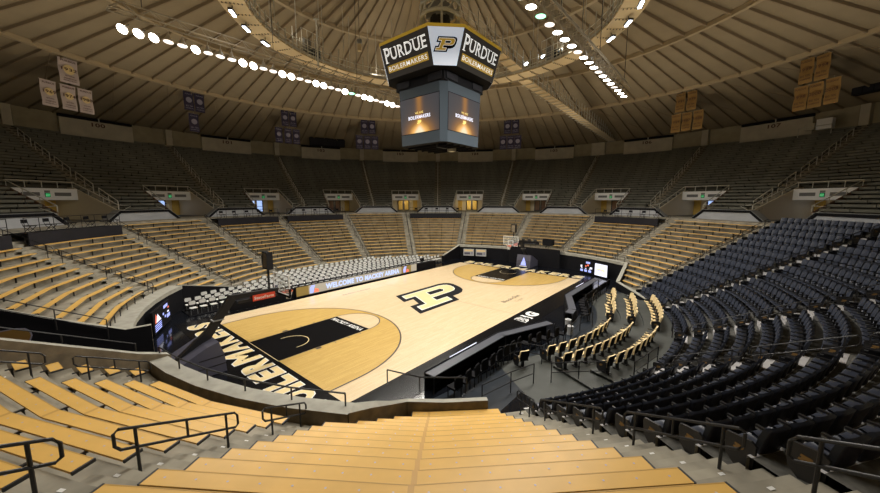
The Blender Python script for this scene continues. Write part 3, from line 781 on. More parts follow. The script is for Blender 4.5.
for i in range(12):
    am = pam(i)
    if abs(am) > 112: continue
    ax = P(am + 90, 1); ar = P(am, 1)
    def Q(t, r, z): return ar * r + ax * t + Vector((0, 0, z))
    hz = thing('portal_header', Q(0, RH - .25, 8.15), rot_in(am), 'white header beam with vents over the ' + PN[i], 'header', 'white headers over the portals')
    mb = MB(['header']); hh = ZH + .02 - 8.15
    prof = [(-.25, 0.05), (-.20, 0), (.25, 0), (.25, hh), (-.25, hh)]
    # local +Y points to the centre
    mb.prism([(-VW, -y, z) for y, z in prof], (2 * VW, 0, 0), 'header')
    mb.build('beam', hz)
    for vx in (-1.25, 1.25):
        v = MB(['vent']); v.box((vx, .262, .58), (1.35, .02, .34), 'vent')
        for q in range(4): v.box((vx, .275, .46 + q * .08), (1.31, .01, .02), 'ublack')
        v.build('vent', hz)
    ex = MB(['black']); eo = Q(0, RH - .25, 8.15) - ar * .27
    ex.box((0, .0, .82), (.42, .03, .22), 'vent'); ex.box((0, 0, .5), (.40, .06, .38), 'black'); ex.box((0, .035, .5), (.34, .01, .30), 'exitg')
    text(ex, 'EXIT', 'header', (.15, .045, .44), (-1, 0, 0), (0, 0, 1), .30, .12, .02)
    o = ex.build('exit_sign'); o.location = eo; o.rotation_euler = (0, 0, rot_in(am))
    tag(o, 'small green exit sign on header of ' + PN[i], 'exit sign', 'green exit signs')
    # rail round the top of the portal
    mb = MB(['lmetal']); org = Q(0, RH, ZH)
    def rl_(t, r, z): return Q(t, r, z) - org
    fr = 33.0
    for s in (-1, 1):
        p0 = rl_(s * (VW + .07), RH, ZH + .15); p1 = rl_(s * (VW + .07), fr, UZ0 + .12)
        mb.tube([p1, p1 + Vector((0, 0, .55)), p0 + Vector((0, 0, .55))], .045, 'lmetal', 5)
        for q in (0, .33, .66): pp = p1.lerp(p0, q); mb.tube([pp, pp + Vector((0, 0, .55))], .035, 'lmetal', 4)
        # the V shaped return in front
        e = rl_(s * (VW + 1.35), fr, UZ0 + .55); mb.tube([p1 + Vector((0, 0, .55)), e, p1 + Vector((0, 0, -.2))], .04, 'lmetal', 5)
    for q in range(5):
        t = -VW + 2 * VW * q / 4; a_ = rl_(t, RH, ZH + .1); mb.tube([a_, a_ + Vector((0, 0, .60))], .04, 'lmetal', 4)
    a_ = rl_(-VW - .07, RH, ZH + .70); b_ = rl_(VW + .07, RH, ZH + .70); mb.tube([a_, b_], .045, 'lmetal', 5)
    o = mb.build('portal_railing'); o.location = org
    tag(o, 'pale metal railing around the ' + PN[i], 'railing', 'pale railings round the portals')
    # door
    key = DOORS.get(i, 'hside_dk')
    mb = MB(['bmetal']); org = Q(0, 40.35, ZC)
    for q, t in enumerate((-.35, .8) if am < 0 else (-.8, .35)):
        mb.box((t, 0, 1.02), (1.1, .06, 2.0), 'bmetal'); mb.box((t, .04, 1.05), (.78, .02, 1.75), key)
        if key == 'day': mb.box((t, .055, 1.0), (.78, .01, .06), 'bmetal')
    o = mb.build('door_%d' % (i + 1)); o.location = org; o.rotation_euler = (0, 0, rot_in(am)); o['kind'] = 'structure'
    # lit lamp inside the portal (its ceiling light)
    l = bpy.data.lights.new('portal_light', 'POINT'); l.energy = {5: 40, 6: 65}.get(i, 10); l.color = (1, .82, .5); l.shadow_soft_size = .3
    lo = bpy.data.objects.new('portal_light', l); COL.objects.link(lo); lo.location = Q(0, 39.0, 7.7)

# low trapezoid walls on the concourse
PARN = {0: 'far left edge', 1: 'under the left edge aisle', 2: 'between leftmost and second portals', 3: 'between second and third portals', 4: 'between third and fourth portals', 5: 'left of the scoreboard foot',
        6: 'straight under the scoreboard', 7: 'right of the scoreboard foot', 8: 'between fourth and third portals from right', 9: 'between third and second portals from right', 10: 'left of the rightmost portal', 11: 'far right', 12: 'behind'}
for i, a in enumerate(UA):
    ac = a * 1.045
    if abs(ac) > 118: continue
    RPp = 30.2; org = P(ac, RPp, ZC)
    t = thing('parapet', org, rot_in(ac), 'white low wall with black cap, concourse, ' + PARN[i], 'parapet', 'white low walls with black caps')
    mb = MB(['parapet']); b, c, h = 3.45, 2.35, .92
    mb.prism([(-b, 0, 0), (b, 0, 0), (c, 0, h), (-c, 0, h)], (0, -.16, 0), 'parapet'); mb.build('wall', t)
    mb = MB(['black']); pl = [(-b - .1, 0), (-c - .02, h + .04), (c + .02, h + .04), (b + .1, 0)]
    for (x0, z0), (x1, z1) in zip(pl, pl[1:]):
        d = Vector((x1 - x0, 0, z1 - z0)).normalized(); n = Vector((-d.z, 0, d.x)) * .17
        p0, p1 = Vector((x0, .1, z0)), Vector((x1, .1, z1)); off = Vector((0, -.9, 0))
        mb.hexa([p0 - n, p1 - n, p1 - n + off, p0 - n + off, p0 + n * .3, p1 + n * .3, p1 + n * .3 + off, p0 + n * .3 + off], 'black')
        mb.hexa([q + n * .02 for q in (p0 + n * .3, p1 + n * .3, p1 + n * .3 + off, p0 + n * .3 + off, p0 + n * .5, p1 + n * .5, p1 + n * .5 + off, p0 + n * .5 + off)], 'gmetal')
    mb.build('cap', t)

# numbered boxes, pilasters and slots on the back wall
NUM = {10: '108', 9: '107', 8: '106', 7: '105', 6: '104', 5: '103', 4: '102', 3: '101', 2: '100', 1: '119', 0: '118'}
for i in range(12):
    am = portal_mid(i)
    ax = P(am + 90, 1); ar = P(am, 1)
    if abs(am) > 108: continue
    t = thing('wall_box', ar * 53.9 + Vector((0, 0, 16.95)), rot_in(am), 'pale panel box numbered ' + NUM.get(i, '109') + ' on the top wall', 'panel', 'pale panel boxes on the top wall')
    mb = MB(['panel_lt']); mb.box((0, 0, 1.15), (8.0, .6, 2.3), 'panel_lt'); mb.build('panel', t)
    mb = MB(['black']); mb.box((0, .05, 2.55), (8.0, .5, .3), 'black'); mb.box((-.1, .3, 2.5), (.12, .1, .6), 'lmetal'); mb.build('slot', t)
    mb = MB(['black']); text(mb, NUM.get(i, '109'), 'brown', (.75, .31, 1.55), (-1, 0, 0), (0, 0, 1), 1.5, .55, .03); mb.build('number', t)
for i, a in enumerate(UA):
    if abs(a) > 108: continue
    mb = MB(['panel_lt']); mb.box((0, 0, 1.25), (1.0 if i != 8 else 2.6, .5, 2.5), 'panel_lt')
    for sx in (-1, 1): mb.box((sx * (.47 if i != 8 else 1.2), .27, 1.25), (.06, .06, 2.5), 'panel')
    o = mb.build('pilaster'); o.location = P(a, 53.95, 17.18); o.rotation_euler = (0, 0, rot_in(a))
    tag(o, 'pale wall pilaster above the upper ' + RAILN[i], 'pilaster', 'pale pilasters on the top wall')

# small equipment perch high on the right
t = thing('equipment_perch', P(71.0, 52.6, 16.9), rot_in(71.0), 'white cabinet with pale rail high on the right beside panel 107', 'cabinet')
m_ = MB(['header']); m_.box((-.9, 0, .95), (1.5, .7, 1.3), 'header'); m_.box((.5, .1, .8), (1.0, .6, .8), 'panel_lt'); m_.build('cabinet', t)
m_ = MB(['lmetal']); m_.tube([(1.5, .5, -.4), (1.5, .5, .75), (-1.7, .5, .75), (-1.7, .5, -.4)], .05, 'lmetal', 5); m_.build('rail', t)

# ================================================================== BANNERS
def banner(az, ztop, wd, ht, key, label, group, lines, year=None, round_key=None, tkey='brown'):
    t = thing('banner', P(az, 40.0, ztop - ht), rot_in(az), label, 'banner', group)
    mb = MB([key]); n = 6; vs = []
    for q in range(n + 1):
        zz = ht * q / n; yy = .05 * sin(q * 1.3)
        for x in (-wd / 2, 0, wd / 2): vs.append((x, yy + (.03 if x == 0 else 0), zz))
    fr = [(3 * q + c, 3 * q + c + 1, 3 * q + c + 4, 3 * q + c + 3) for q in range(n) for c in (0, 1)]
    mb.add(vs + [(x, y - .02, z) for x, y, z in vs], fr + [tuple(reversed([w_ + len(vs) for w_ in g])) for g in fr], key)
    mb.build('cloth', t)
    p = MB(['lmetal']); p.tube([(-wd / 2 - .05, 0, ht), (wd / 2 + .05, 0, ht)], .035, 'lmetal', 5)
    p.tube([(0, 0, ht), (0, 0, ht + .25)], .015, 'lmetal', 4); p.build('rod', t)
    if round_key:
        c = MB([round_key]); c.disc((0, .105, ht * .56), wd * .30, round_key, 16, Matrix.Rotation(-pi / 2, 3, 'X')); c.build('roundel', t)
    if lines:
        x = MB([tkey])
        for s_, fz, fw, fh in lines:
            text(x, s_, tkey, (wd * fw / 2, .125, ht * fz), (-1, 0, 0), (0, 0, 1), wd * fw, ht * fh, .02)
        x.build('lettering', t)
LW = lambda y: [('PURDUE', .86, .78, .07), (y, .50, .82, .12), ('NATIONAL', .27, .5, .05), ('CHAMPIONS', .16, .66, .05), ('BASKETBALL', .08, .7, .04)]
banner(-75.2, 22.85, 1.62, 2.45, 'flagw', 'white 1932 banner alone on top of the four at left', 'white banners at left', LW('1932'), 1, 'gold')
for az, y, wd_ in ((-77.9, '1969', 'left'), (-75.6, '1974', 'middle'), (-73.5, '1980', 'right')):
    banner(az, 20.15, 1.25, 2.5, 'flagw', 'white %s banner, %s of the lower row of three at left' % (y, wd_), 'white banners at left', LW(y), 1, 'gold')
LN = [('PURDUE', .84, .7, .06), ('BIG TEN', .2, .7, .07), ('CHAMPIONS', .09, .8, .05)]
def cluster(azs_top, azs_bot, where, wd=1.22):
    for row, azs, z in (('upper', azs_top, 22.9), ('lower', azs_bot, 20.1)):
        nm = {1: ['single'], 2: ['left', 'right'], 3: ['left', 'middle', 'right']}[len(azs)]
        for q, az in enumerate(azs):
            tan_ = (q + len(azs)) % 2 == 1
            banner(az, z, wd, 2.45, 'flagn', 'dark purple banner, %s of %s row, %s' % (nm[q], row, where), 'dark purple banners over the upper bowl', LN, 1, 'sky', 'sky')
cluster([-57.9, -56.0], [-57.3], 'cluster of three at left')
cluster([-38.7, -36.9], [-40.3, -38.2, -36.3], 'cluster left of the black speaker box', 1.15)
cluster([-19.2, -17.2], [-20.6, -18.5, -16.5], 'cluster left of the scoreboard', 1.3)
cluster([19.8, 21.9], [18.7, 20.7, 22.6], 'cluster right of the scoreboard', 1.3)
LG = lambda y: [('PURDUE', .84, .8, .07), (y, .50, .86, .13), ('BIG TEN', .26, .7, .08), ('CHAMPIONS', .13, .8, .06)]
for az, z, nm, y in ((58.6, 22.8, 'upper left', '1991'), (60.6, 22.8, 'upper right', '1979'), (58.1, 20.1, 'lower left', '1984'), (60.0, 20.1, 'lower middle', '1987'), (62.0, 20.1, 'lower right', '1988')):
    banner(az, z, 1.15, 2.45, 'flagg', 'brown gold banner, %s of the smaller cluster at right' % nm, 'brown gold banners at right', LG(y), 1, 'emb')
for az, z, nm, y in ((77.1, 22.8, 'upper left', '1999'), (79.0, 22.75, 'upper right', '1994'), (76.8, 20.1, 'lower left', '1998'), (78.6, 20.1, 'lower middle', '2000'), (80.5, 20.15, 'lower right', '2003')):
    banner(az, z, 1.15, 2.45, 'flagg', 'brown gold %s banner, %s of the big cluster near right edge' % (y, nm), 'brown gold banners at right', LG(y), 1, 'emb')

# hanging black speaker boxes
for az, r, z, d, lb in ((-26.4, 50, 19.2, (6.9, .9, 1.55), 'long black speaker box hanging above the upper bowl left of the scoreboard'), (77.8, 50, 19.75, (3.6, 1.0, 1.9), 'black speaker box cut by the right edge beside the gold banners')):
    t = thing('speaker_box', P(az, r, z + (.35 if az > 0 else 0)), rot_in(az), lb, 'speaker')
    mb = MB(['black']); mb.box((0, 0, d[2] / 2), d, 'black')
    for q in range(4): mb.box((-d[0] / 2 + d[0] * (q + .5) / 4, d[1] / 2 + .01, d[2] / 2), (d[0] / 4 - .1, .03, d[2] - .15), 'skirt')
    mb.build('cabinet', t)
    mb = MB(['bmetal'])
    for sx in (-.35, .35): mb.tube([(sx * d[0], 0, d[2]), (sx * d[0], 0, roof_z(r) - z - .2)], .03, 'bmetal', 4)
    mb.build('hanger', t)

# ================================================================== ROOF FITTINGS
# ring catwalk
CZ = 21.5; C0, C1 = 13.3, 15.0
t = thing('ring_catwalk', (0, 0, CZ), 0, 'large round tan catwalk hanging under the roof around the scoreboard', 'catwalk')
dk = MB(['catw'])
NC = 60
for k in range(NC):
    a0, a1 = 6 * k, 6 * k + 5.75
    sweep(dk, [(C0, 0), (C1, 0), (C1, .12), (C0, .12)], [a0, (a0 + a1) / 2, a1], 'catw', closed=True)
    b = P(a1 + .12, 1); 
    for q in range(6): dk.box(P(a1 - .3, C0 + .25 + q * .25, -.03), (.12, .05, .05), 'bmetal', Matrix.Rotation(-R(a1), 3, 'Z'))
dk.build('deck', t)
rl = MB(['cgrey'])
for r in (C0 - .05, C1 + .03):
    for zz in (.55, 1.05): rl.tube([P(a, r, zz) for a in range(0, 360, 4)], .035, 'cgrey', 4, closed=True)
    sweep(rl, [(r, .12), (r, .32)], arc(0, 360, 6), 'cgrey')
rl.build('guard_rail', t)
for k in range(90):
    a = 4 * k
    mb = MB(['cgrey']); o_ = P(a, C0 - .05, 0)
    mb.box((0, 0, .7 if k % 3 else .95), (.08, .08, 1.3 if k % 3 else 1.9), 'cgrey')
    o = mb.build('post', t); o.location = o_; o.rotation_euler = (0, 0, -R(a))
mb = MB(['cgrey'])
for k in range(30):
    a = 12 * k + 3
    mb.tube([P(a, C0 + .1, 0), P(a, C0 + .1, roof_z(C0) - CZ)], .03, 'cgrey', 4); mb.tube([P(a + 6, C1 - .1, 0), P(a + 6, C1 - .1, roof_z(C1) - CZ)], .03, 'cgrey', 4)
mb.build('hanger_rod', t)
# lattice cage panels with equipment on the ring
for a, lb in ((-60, 'at left above the lamp row'), (58, 'at right beside the lamp row')):
    t2 = thing('equipment_cage', P(a, C0 + .25, CZ + .12), rot_in(a), 'grey equipment cage on the ring catwalk ' + lb, 'cage')
    mb = MB(['cgrey'])
    for x in (-1.3, -.65, 0, .65, 1.3): mb.tube([(x, 0, 0), (x, 0, 2.4)], .04, 'cgrey', 4)
    for z in (.2, .9, 1.6, 2.4): mb.tube([(-1.3, 0, z), (1.3, 0, z)], .035, 'cgrey', 4)
    mb.build('frame', t2)
    mb = MB(['sbgrey']); mb.box((-.6, -.25, .75), (.8, .4, .8), 'sbgrey'); mb.box((.5, -.25, 1.1), (.7, .4, 1.2), 'gmetal'); mb.build('control_box', t2)
t2 = thing('rigging_post', P(-60, C0 - .35, CZ - .6), 0, 'tall grey rigging post hanging at the left side of the ring catwalk', 'post')
mb = MB(['cgrey']); mb.box((0, 0, 2.1), (.14, .14, 4.4), 'cgrey'); mb.box((0, 0, 4.2), (.5, .2, .1), 'cgrey'); mb.build('post_shaft', t2)

# long gangways
def gangway(r0, z0, r1, z1, az, name, label):
    p0, p1 = P(az, r0, z0), P(az, r1, z1); d = (p1 - p0); Lg = d.length; d.normalize()
    side = P(az + 90, 1); n = max(3, int(Lg / 1.25))
    t = thing(name, p0, 0, label, 'gangway')
    mb = MB(['catw'])
    for k in range(n):
        a_ = d * (Lg * k / n); b_ = d * (Lg * (k + .94) / n); w_ = side * .62; h = Vector((0, 0, .1))
        mb.hexa([a_ - w_, b_ - w_, b_ + w_, a_ + w_, a_ - w_ + h, b_ - w_ + h, b_ + w_ + h, a_ + w_ + h], 'catw')
        mb.tube([b_ - w_ * 1.3 - h, b_ + w_ * 1.15 - h], .045, 'lmetal', 4)
    mb.build('deck', t)
    for s in (-1, 1):
        rr_ = MB(['cgrey']); w_ = side * (.62 * s)
        for z in (.55, 1.1): rr_.tube([w_ + Vector((0, 0, z)), d * Lg + w_ + Vector((0, 0, z))], .03, 'cgrey', 4)
        rr_.build('side_rail', t)
        for k in range(n + 1):
            c = d * (Lg * k / n) + w_; pm = MB(['cgrey']); pm.tube([(0, 0, 0), (0, 0, 1.9)], .045, 'cgrey', 4); o = pm.build('post', t); o.location = c
gangway(15.15, 21.35, 53.6, 19.75, 40.6, 'gangway', 'long tan gangway with railings from the ring catwalk down to the top wall')
gangway(2.2, 22.9, 13.1, 21.75, 42.0, 'gangway', 'short gangway with railings from the scoreboard hoist out to the ring catwalk')

# trusses and their lamps
LENSES = {}
def lens_mesh(key):
    mb = MB([key]); mb.disc((0, 0, 0), .27, key, 16); mb.disc((0, 0, .002), .27, key, 16); return mb.mesh('lens')
for k_ in ('lens', 'lens_dim', 'lens_green'): LENSES[k_] = lens_mesh(k_)
mb = MB(['lampsh'])
mb.lathe((0, 0, 0), [(.29, 0), (.285, .06), (.20, .20), (.11, .36), (.09, .52), (.0, .54)], 'lampsh', 14)
mb.tube([(0, 0, .5), (0, 0, .78)], .03, 'lampsh', 5)
HOUS = mb.mesh('housing')
random.seed(3)
for s in (1, -1):
    side = 'left' if s > 0 else 'right'; zl = 18.30 if s > 0 else 18.05
    x0, x1 = (-17.6, 17.0)
    org = cw(0, s * TR_Y, zl + .95)
    t = thing('lighting_truss', org, court_rot(), 'long steel lattice truss carrying the %s row of arena lamps' % side, 'truss', 'steel lamp trusses')
    mb = MB(['truss'])
    ch = ((-.35, 0), (.35, 0), (0, .6))
    for y, z in ch: mb.tube([(x0, y, z), (x1, y, z)], .05, 'truss', 5)
    mb.build('chord', t)
    mb = MB(['truss']); n = 26
    for k in range(n):
        xa = x0 + (x1 - x0) * k / n; xm = xa + (x1 - x0) / n / 2; xb = xa + (x1 - x0) / n
        for y in (-.35, .35): mb.tube([(xa, y, 0), (xm, 0, .6), (xb, y, 0)], .028, 'truss', 4)
        mb.tube([(xa, -.35, 0), (xa, .35, 0)], .028, 'truss', 4)
    mb.build('lattice', t)
    mb = MB(['bmetal'])
    for x in (-16, -8, 0, 8, 16):
        pr_ = cw(x, s * TR_Y); rr_ = pr_.length
        mb.tube([(x, 0, .6), (x, 0, roof_z(rr_) - zl - .95 - .3)], .025, 'bmetal', 4)
    mb.build('hanging_rod', t)
    if s < 0:
        mb = MB(['truss'])
        for q in range(26): mb.tube([(x0 + 6 + q * 1.0, .5, .2), (x0 + 6.5 + q * 1.0, .9, .5), (x0 + 7 + q * 1.0, .5, .2)], .03, 'truss', 4); 
        for q in range(40): mb.box((x0 + 6 + q * .68, .7, .72), (.10, .5, .3), 'truss')
        mb.build('cable_tray', t)
    N = 46
    for k in range(N):
        x = -17.05 + (.745 if s > 0 else 1.19) * k
        if x > 17.1: break
        p = cw(x, s * TR_Y, zl)
        if not inframe(p, 5): continue
        if s > 0:
            bright = (k in (0, 1, 2, 5, 9, 10, 13, 14, 17, 18, 21, 24, 25, 28, 29)); tilt = .85 if bright else .12
            key = 'lens' if bright else 'lens_dim'
            if k == 22: key = 'lens_green'
            jit = .35 if bright else .1
        else:
            bright = k % 4 != 1; tilt = .10; key = 'lens' if bright else 'lens_dim'; jit = .15
            if k in (12,): key = 'lens_green'
        t = thing('arena_lamp', p, court_rot(), '%s lamp, %s from the near end of the %s lamp row' % ('bright round' if bright else 'dimmer bell', ordn(k + 1), side), 'lamp', 'arena lamps in two rows')
        # lamps lean toward the near end so their faces show from the seats
        rx = Matrix.Rotation(-tilt * s * .75, 3, 'X') @ Matrix.Rotation(tilt * (.7 if s > 0 else .3) + random.uniform(-.05, .05), 3, 'Y')
        e = rx.to_euler()
        h = place(HOUS, 'housing', t); h.rotation_euler = e
        l_ = place(LENSES[key], 'lens', t); l_.rotation_euler = e
# long floodlights fixed under the outer edge of the ring
CAPS = None
mb = MB(['cool']); mb.box((0, 0, 0), (.85, .20, .05), 'cool'); FL = mb.mesh('tube_lens')
mb = MB(['bmetal']); mb.box((0, 0, .1), (.95, .30, .14), 'bmetal'); mb.tube([(0, 0, .15), (0, 0, .7)], .03, 'bmetal', 4); FH = mb.mesh('flood_housing')
for a, nm in ((-101, 'nearest of three at left'), (-92, 'middle of three at left'), (-82, 'farthest of three at left'), (107, 'nearest of three at right'), (97, 'middle of three at right'), (87, 'farthest of three at right')):
    t = thing('floodlight', P(a, 14.3 if abs(a) > 90 else 14.2, 21.0), rot_in(a), 'slim lit floodlight under the ring catwalk, ' + nm, 'floodlight', 'slim floodlights under the ring')
    place(FH, 'housing', t); place(FL, 'lens', t)
for a, r, z, nm in ((45, 13.6, 22.4, 'at the gangway landing'), (54, 13.4, 22.5, 'left of the right lamp row')):
    t = thing('spotlight', P(a, r, z), rot_in(a), 'white spotlight on the ring catwalk ' + nm, 'spotlight')
    mb = MB(['gmetal']); mb.lathe((0, .0, 0), [(.24, 0), (.2, .25), (.08, .4)], 'gmetal', 12, Matrix.Rotation(R(115), 3, 'X')); mb.build('housing', t)
    mb = MB(['cool']); mb.disc((0, -.01, 0), .22, 'cool', 14, Matrix.Rotation(R(115), 3, 'X')); mb.build('lens', t)
for p, nm in (((12.0, 1.2, 20.6), 'right of the ring catwalk'), ((-6.9, 5.0, 22.0), 'left of the scoreboard')):
    t = thing('hanging_speaker', p, 0, 'small tan speaker hanging on a rod ' + nm, 'speaker')
    mb = MB(['gmetal']); mb.box((0, 0, 0), (.32, .32, .6), 'catw'); mb.box((0, 0, .55), (.4, .3, .3), 'gmetal'); mb.build('cabinet', t)
    mb = MB(['bmetal']); mb.tube([(0, 0, .5), (0, 0, roof_z(math.hypot(p[0], p[1])) - p[2] - .4)], .02, 'bmetal', 4); mb.build('rod', t)

# ================================================================== SCOREBOARD
SBX, SBY = .36, -.22
sbt = thing('scoreboard', cw(SBX, SBY, 0), court_rot(), 'large centre-hung scoreboard with charcoal signs above and warm glowing screens below', 'scoreboard')
def oct_ring(a, w):
    h = w / 2
    return [(a, -h), (a, h), (h, a), (-h, a), (-a, h), (-a, -h), (-h, -a), (h, -a)]
AT, WT, ZT, AB, WB, ZB = 4.1, 4.75, 19.45, 3.42, 4.62, 17.25
top = [Vector((x, y, ZT)) for x, y in oct_ring(AT, WT)]; bot = [Vector((x, y, ZB)) for x, y in oct_ring(AB, WB)]
mb = MB(['black']); mb.add(top + bot, [tuple(range(8)), tuple(range(15, 7, -1))], 'black'); 
mb.add([Vector((x, y, ZT)) for x, y in oct_ring(AT + .04, WT + .02)] + [Vector((x, y, ZT + .2)) for x, y in oct_ring(AT + .04, WT + .02)], [tuple(range(8, 16))] + [(i, (i + 1) % 8, 8 + (i + 1) % 8, 8 + i) for i in range(8)], 'sbgold')
mb.build('sign_frame', sbt)
for i in range(8):
    j = (i + 1) % 8; t0, t1, b0, b1 = top[i], top[j], bot[i], bot[j]
    n = (t1 - t0).cross(b0 - t0); n.normalize()
    if n.dot(Vector((t0.x + t1.x, t0.y + t1.y, 0))) < 0: n = -n
    big = i % 2 == 0
    pn = MB(['sbsign' if big else 'sbwhite']); pn.add([t0 + n * .01, t1 + n * .01, b1 + n * .01, b0 + n * .01], [(0, 3, 2, 1)], 'sbsign' if big else 'sbwhite')
    o = pn.build('sign_panel', sbt); o['label'] = 'charcoal sign panel' if big else 'white sign panel with gold letter'
    # seen from outside: x direction runs from j to i or i to j
    up_ = ((t0 + t1) / 2 - (b0 + b1) / 2); H_ = up_.length; up_.normalize()
    xd = up_.cross(n).normalized(); cen = (t0 + t1 + b0 + b1) / 4 + n * .02
    if big:
        lt = MB(['sgntxt'])
        text(lt, 'P', 'sgntxt', cen - xd * 2.06 + up_ * (-.10), xd, up_, .56, 1.0, .012)
        text(lt, 'URDUE', 'sgntxt', cen - xd * 1.44 + up_ * (.02), xd, up_, 3.5, .78, .012)
        # serifs
        for sx, sz, sw in ((-2.12, -.10, .34), (-2.12, .86, .2), (-1.48, .76, .26), (-1.08, .76, .22), (-.66, .02, .24), (-.70, .76, .2), (.02, .02, .2), (.02, .76, .2), (.62, .76, .26), (1.02, .76, .22), (1.42, .02, .2), (1.42, .76, .2)):
            lt.poly([cen + xd * sx + up_ * sz, cen + xd * (sx + sw) + up_ * sz, cen + xd * (sx + sw) + up_ * (sz + .045), cen + xd * sx + up_ * (sz + .045)], 'sgntxt')
        o = lt.build('sign_lettering', sbt)
        gb = MB(['sbgold']); c0 = cen - up_ * .76
        gb.poly([c0 - xd * 2.02, c0 + xd * 2.02, c0 + xd * 2.02 + up_ * .50, c0 - xd * 2.02 + up_ * .50], 'sbgold')
        text(gb, 'BOILERMAKERS', 'sgntxt', c0 - xd * 1.92 + up_ * .10 + n * .01, xd, up_, 3.84, .30, .005)
        gb.build('name_strip', sbt)
    else:
        lg = MB(['black']); logo_p(lg, cen + up_ * .12 + n * .005, xd, up_, .92, n * .006, .35, 'sbgold', 'sgntxt', 'black'); lg.build('sign_emblem', sbt)
mb = MB(['black'])
mb.box((0, 0, 16.95), (4.9, 4.9, .75), 'black')
for x in (-1.6, 1.6):
    mb.box((x, -2.47, 16.95), (1.3, .1, .5), 'skirt'); mb.box((-2.47, x, 16.95), (.1, 1.3, .5), 'skirt')
mb.build('middle_box', sbt)
# lower video box: four faces with chamfered corners, slight taper
AT2, AB2, W2t, W2b, Z2t, Z2b = 2.5, 2.36, 4.1, 3.95, 16.55, 12.4
t8 = [Vector((x, y, Z2t)) for x, y in oct_ring(AT2, W2t)]; b8 = [Vector((x, y, Z2b)) for x, y in oct_ring(AB2, W2b)]
mb = MB(['sbgrey']); mb.add(t8 + b8, [tuple(range(8))] + [(i, 8 + i, 8 + (i + 1) % 8, (i + 1) % 8) for i in range(8)], 'sbgrey'); 
mb.add([v * 1.0 for v in b8], [tuple(range(7, -1, -1))], 'black')
for q in range(5): mb.box((-1.6 + q * .8, 0, Z2b - .08), (.1, 4.0, .16), 'black')
mb.box((.4, -.9, Z2b - .2), (.5, .5, .3), 'lmetal'); mb.box((-1.2, -1.2, Z2b - .15), (1.2, .2, .25), 'bmetal')
mb.build('video_cabinet', sbt)
for i in range(0, 8, 2):
    j = (i + 1) % 8; t0, t1, b0, b1 = t8[i], t8[j], b8[i], b8[j]
    n = (t1 - t0).cross(b0 - t0); n.normalize()
    if n.dot(Vector((t0.x + t1.x, t0.y + t1.y, 0))) < 0: n = -n
    up_ = ((t0 + t1) / 2 - (b0 + b1) / 2); H_ = up_.length; up_.normalize(); xd = up_.cross(n).normalized()
    cen = (b0 + b1) / 2 + n * .015
    s_ = MB(['screen']); a_ = [cen - xd * 1.95 + up_ * .85, cen + xd * 1.95 + up_ * .85, cen + xd * 2.0 + up_ * 3.42, cen - xd * 2.0 + up_ * 3.42]
    s_.uv[0] = [(0, 0), (1, 0), (1, 1), (0, 1)]; s_.poly(a_, 'screen')
    s_.poly([v + n * -.008 for v in (cen - xd * 2.0 + up_ * .80, cen + xd * 2.0 + up_ * .80, cen + xd * 2.04 + up_ * 3.47, cen - xd * 2.04 + up_ * 3.47)], 'black')
    so = s_.build('video_screen', sbt); so['label'] = 'glowing screen with team slogan'
    tx = MB(['ledw']); c = cen + n * .01
    text(tx, 'WE ARE', 'ledg', c - xd * .42 + up_ * 2.22, xd, up_, .84, .15, .01)
    text(tx, 'BOILERMAKERS', 'ledw', c - xd * 1.12 + up_ * 1.86, xd, up_, 2.24, .26, .02)
    logo_p(tx, c + up_ * 1.62, xd, up_, .26, n * .002, .3, 'ledg', None, 'ledg')
    tx.build('screen_lettering', so)
hb = MB(['cgrey'])
for x in (-1.1, 1.1):
    for y in (-1.1, 1.1): hb.tube([(x, y, 19.6), (x * .8, y * .8, roof_z(1.5))], .09, 'cgrey', 6)
for z in (22.15, 22.95):
    hb.tube([(1.5 * cos(2 * pi * q / 12), 1.5 * sin(2 * pi * q / 12), z) for q in range(12)], .14, 'cgrey', 6, closed=True)
for q in range(12): a_ = 2 * pi * q / 12; hb.tube([(1.5 * cos(a_), 1.5 * sin(a_), 22.15), (1.5 * cos(a_ + .5), 1.5 * sin(a_ + .5), 22.95)], .06, 'cgrey', 4)
hb.box((0, 0, 22.6), (1.5, 1.5, 1.0), 'gmetal'); hb.lathe((0, 0, 19.6), [(.8, 0), (.8, 2.6)], 'bmetal', 14)
for q in range(8): a_ = 2 * pi * q / 8; hb.tube([(1.5 * cos(a_), 1.5 * sin(a_), 22.95), (1.5 * cos(a_), 1.5 * sin(a_), 24.2)], .04, 'cgrey', 4)
hb.tube([(1.5 * cos(2 * pi * q / 12), 1.5 * sin(2 * pi * q / 12), 24.1) for q in range(12)], .05, 'cgrey', 5, closed=True)
hb.build('hoist', sbt)

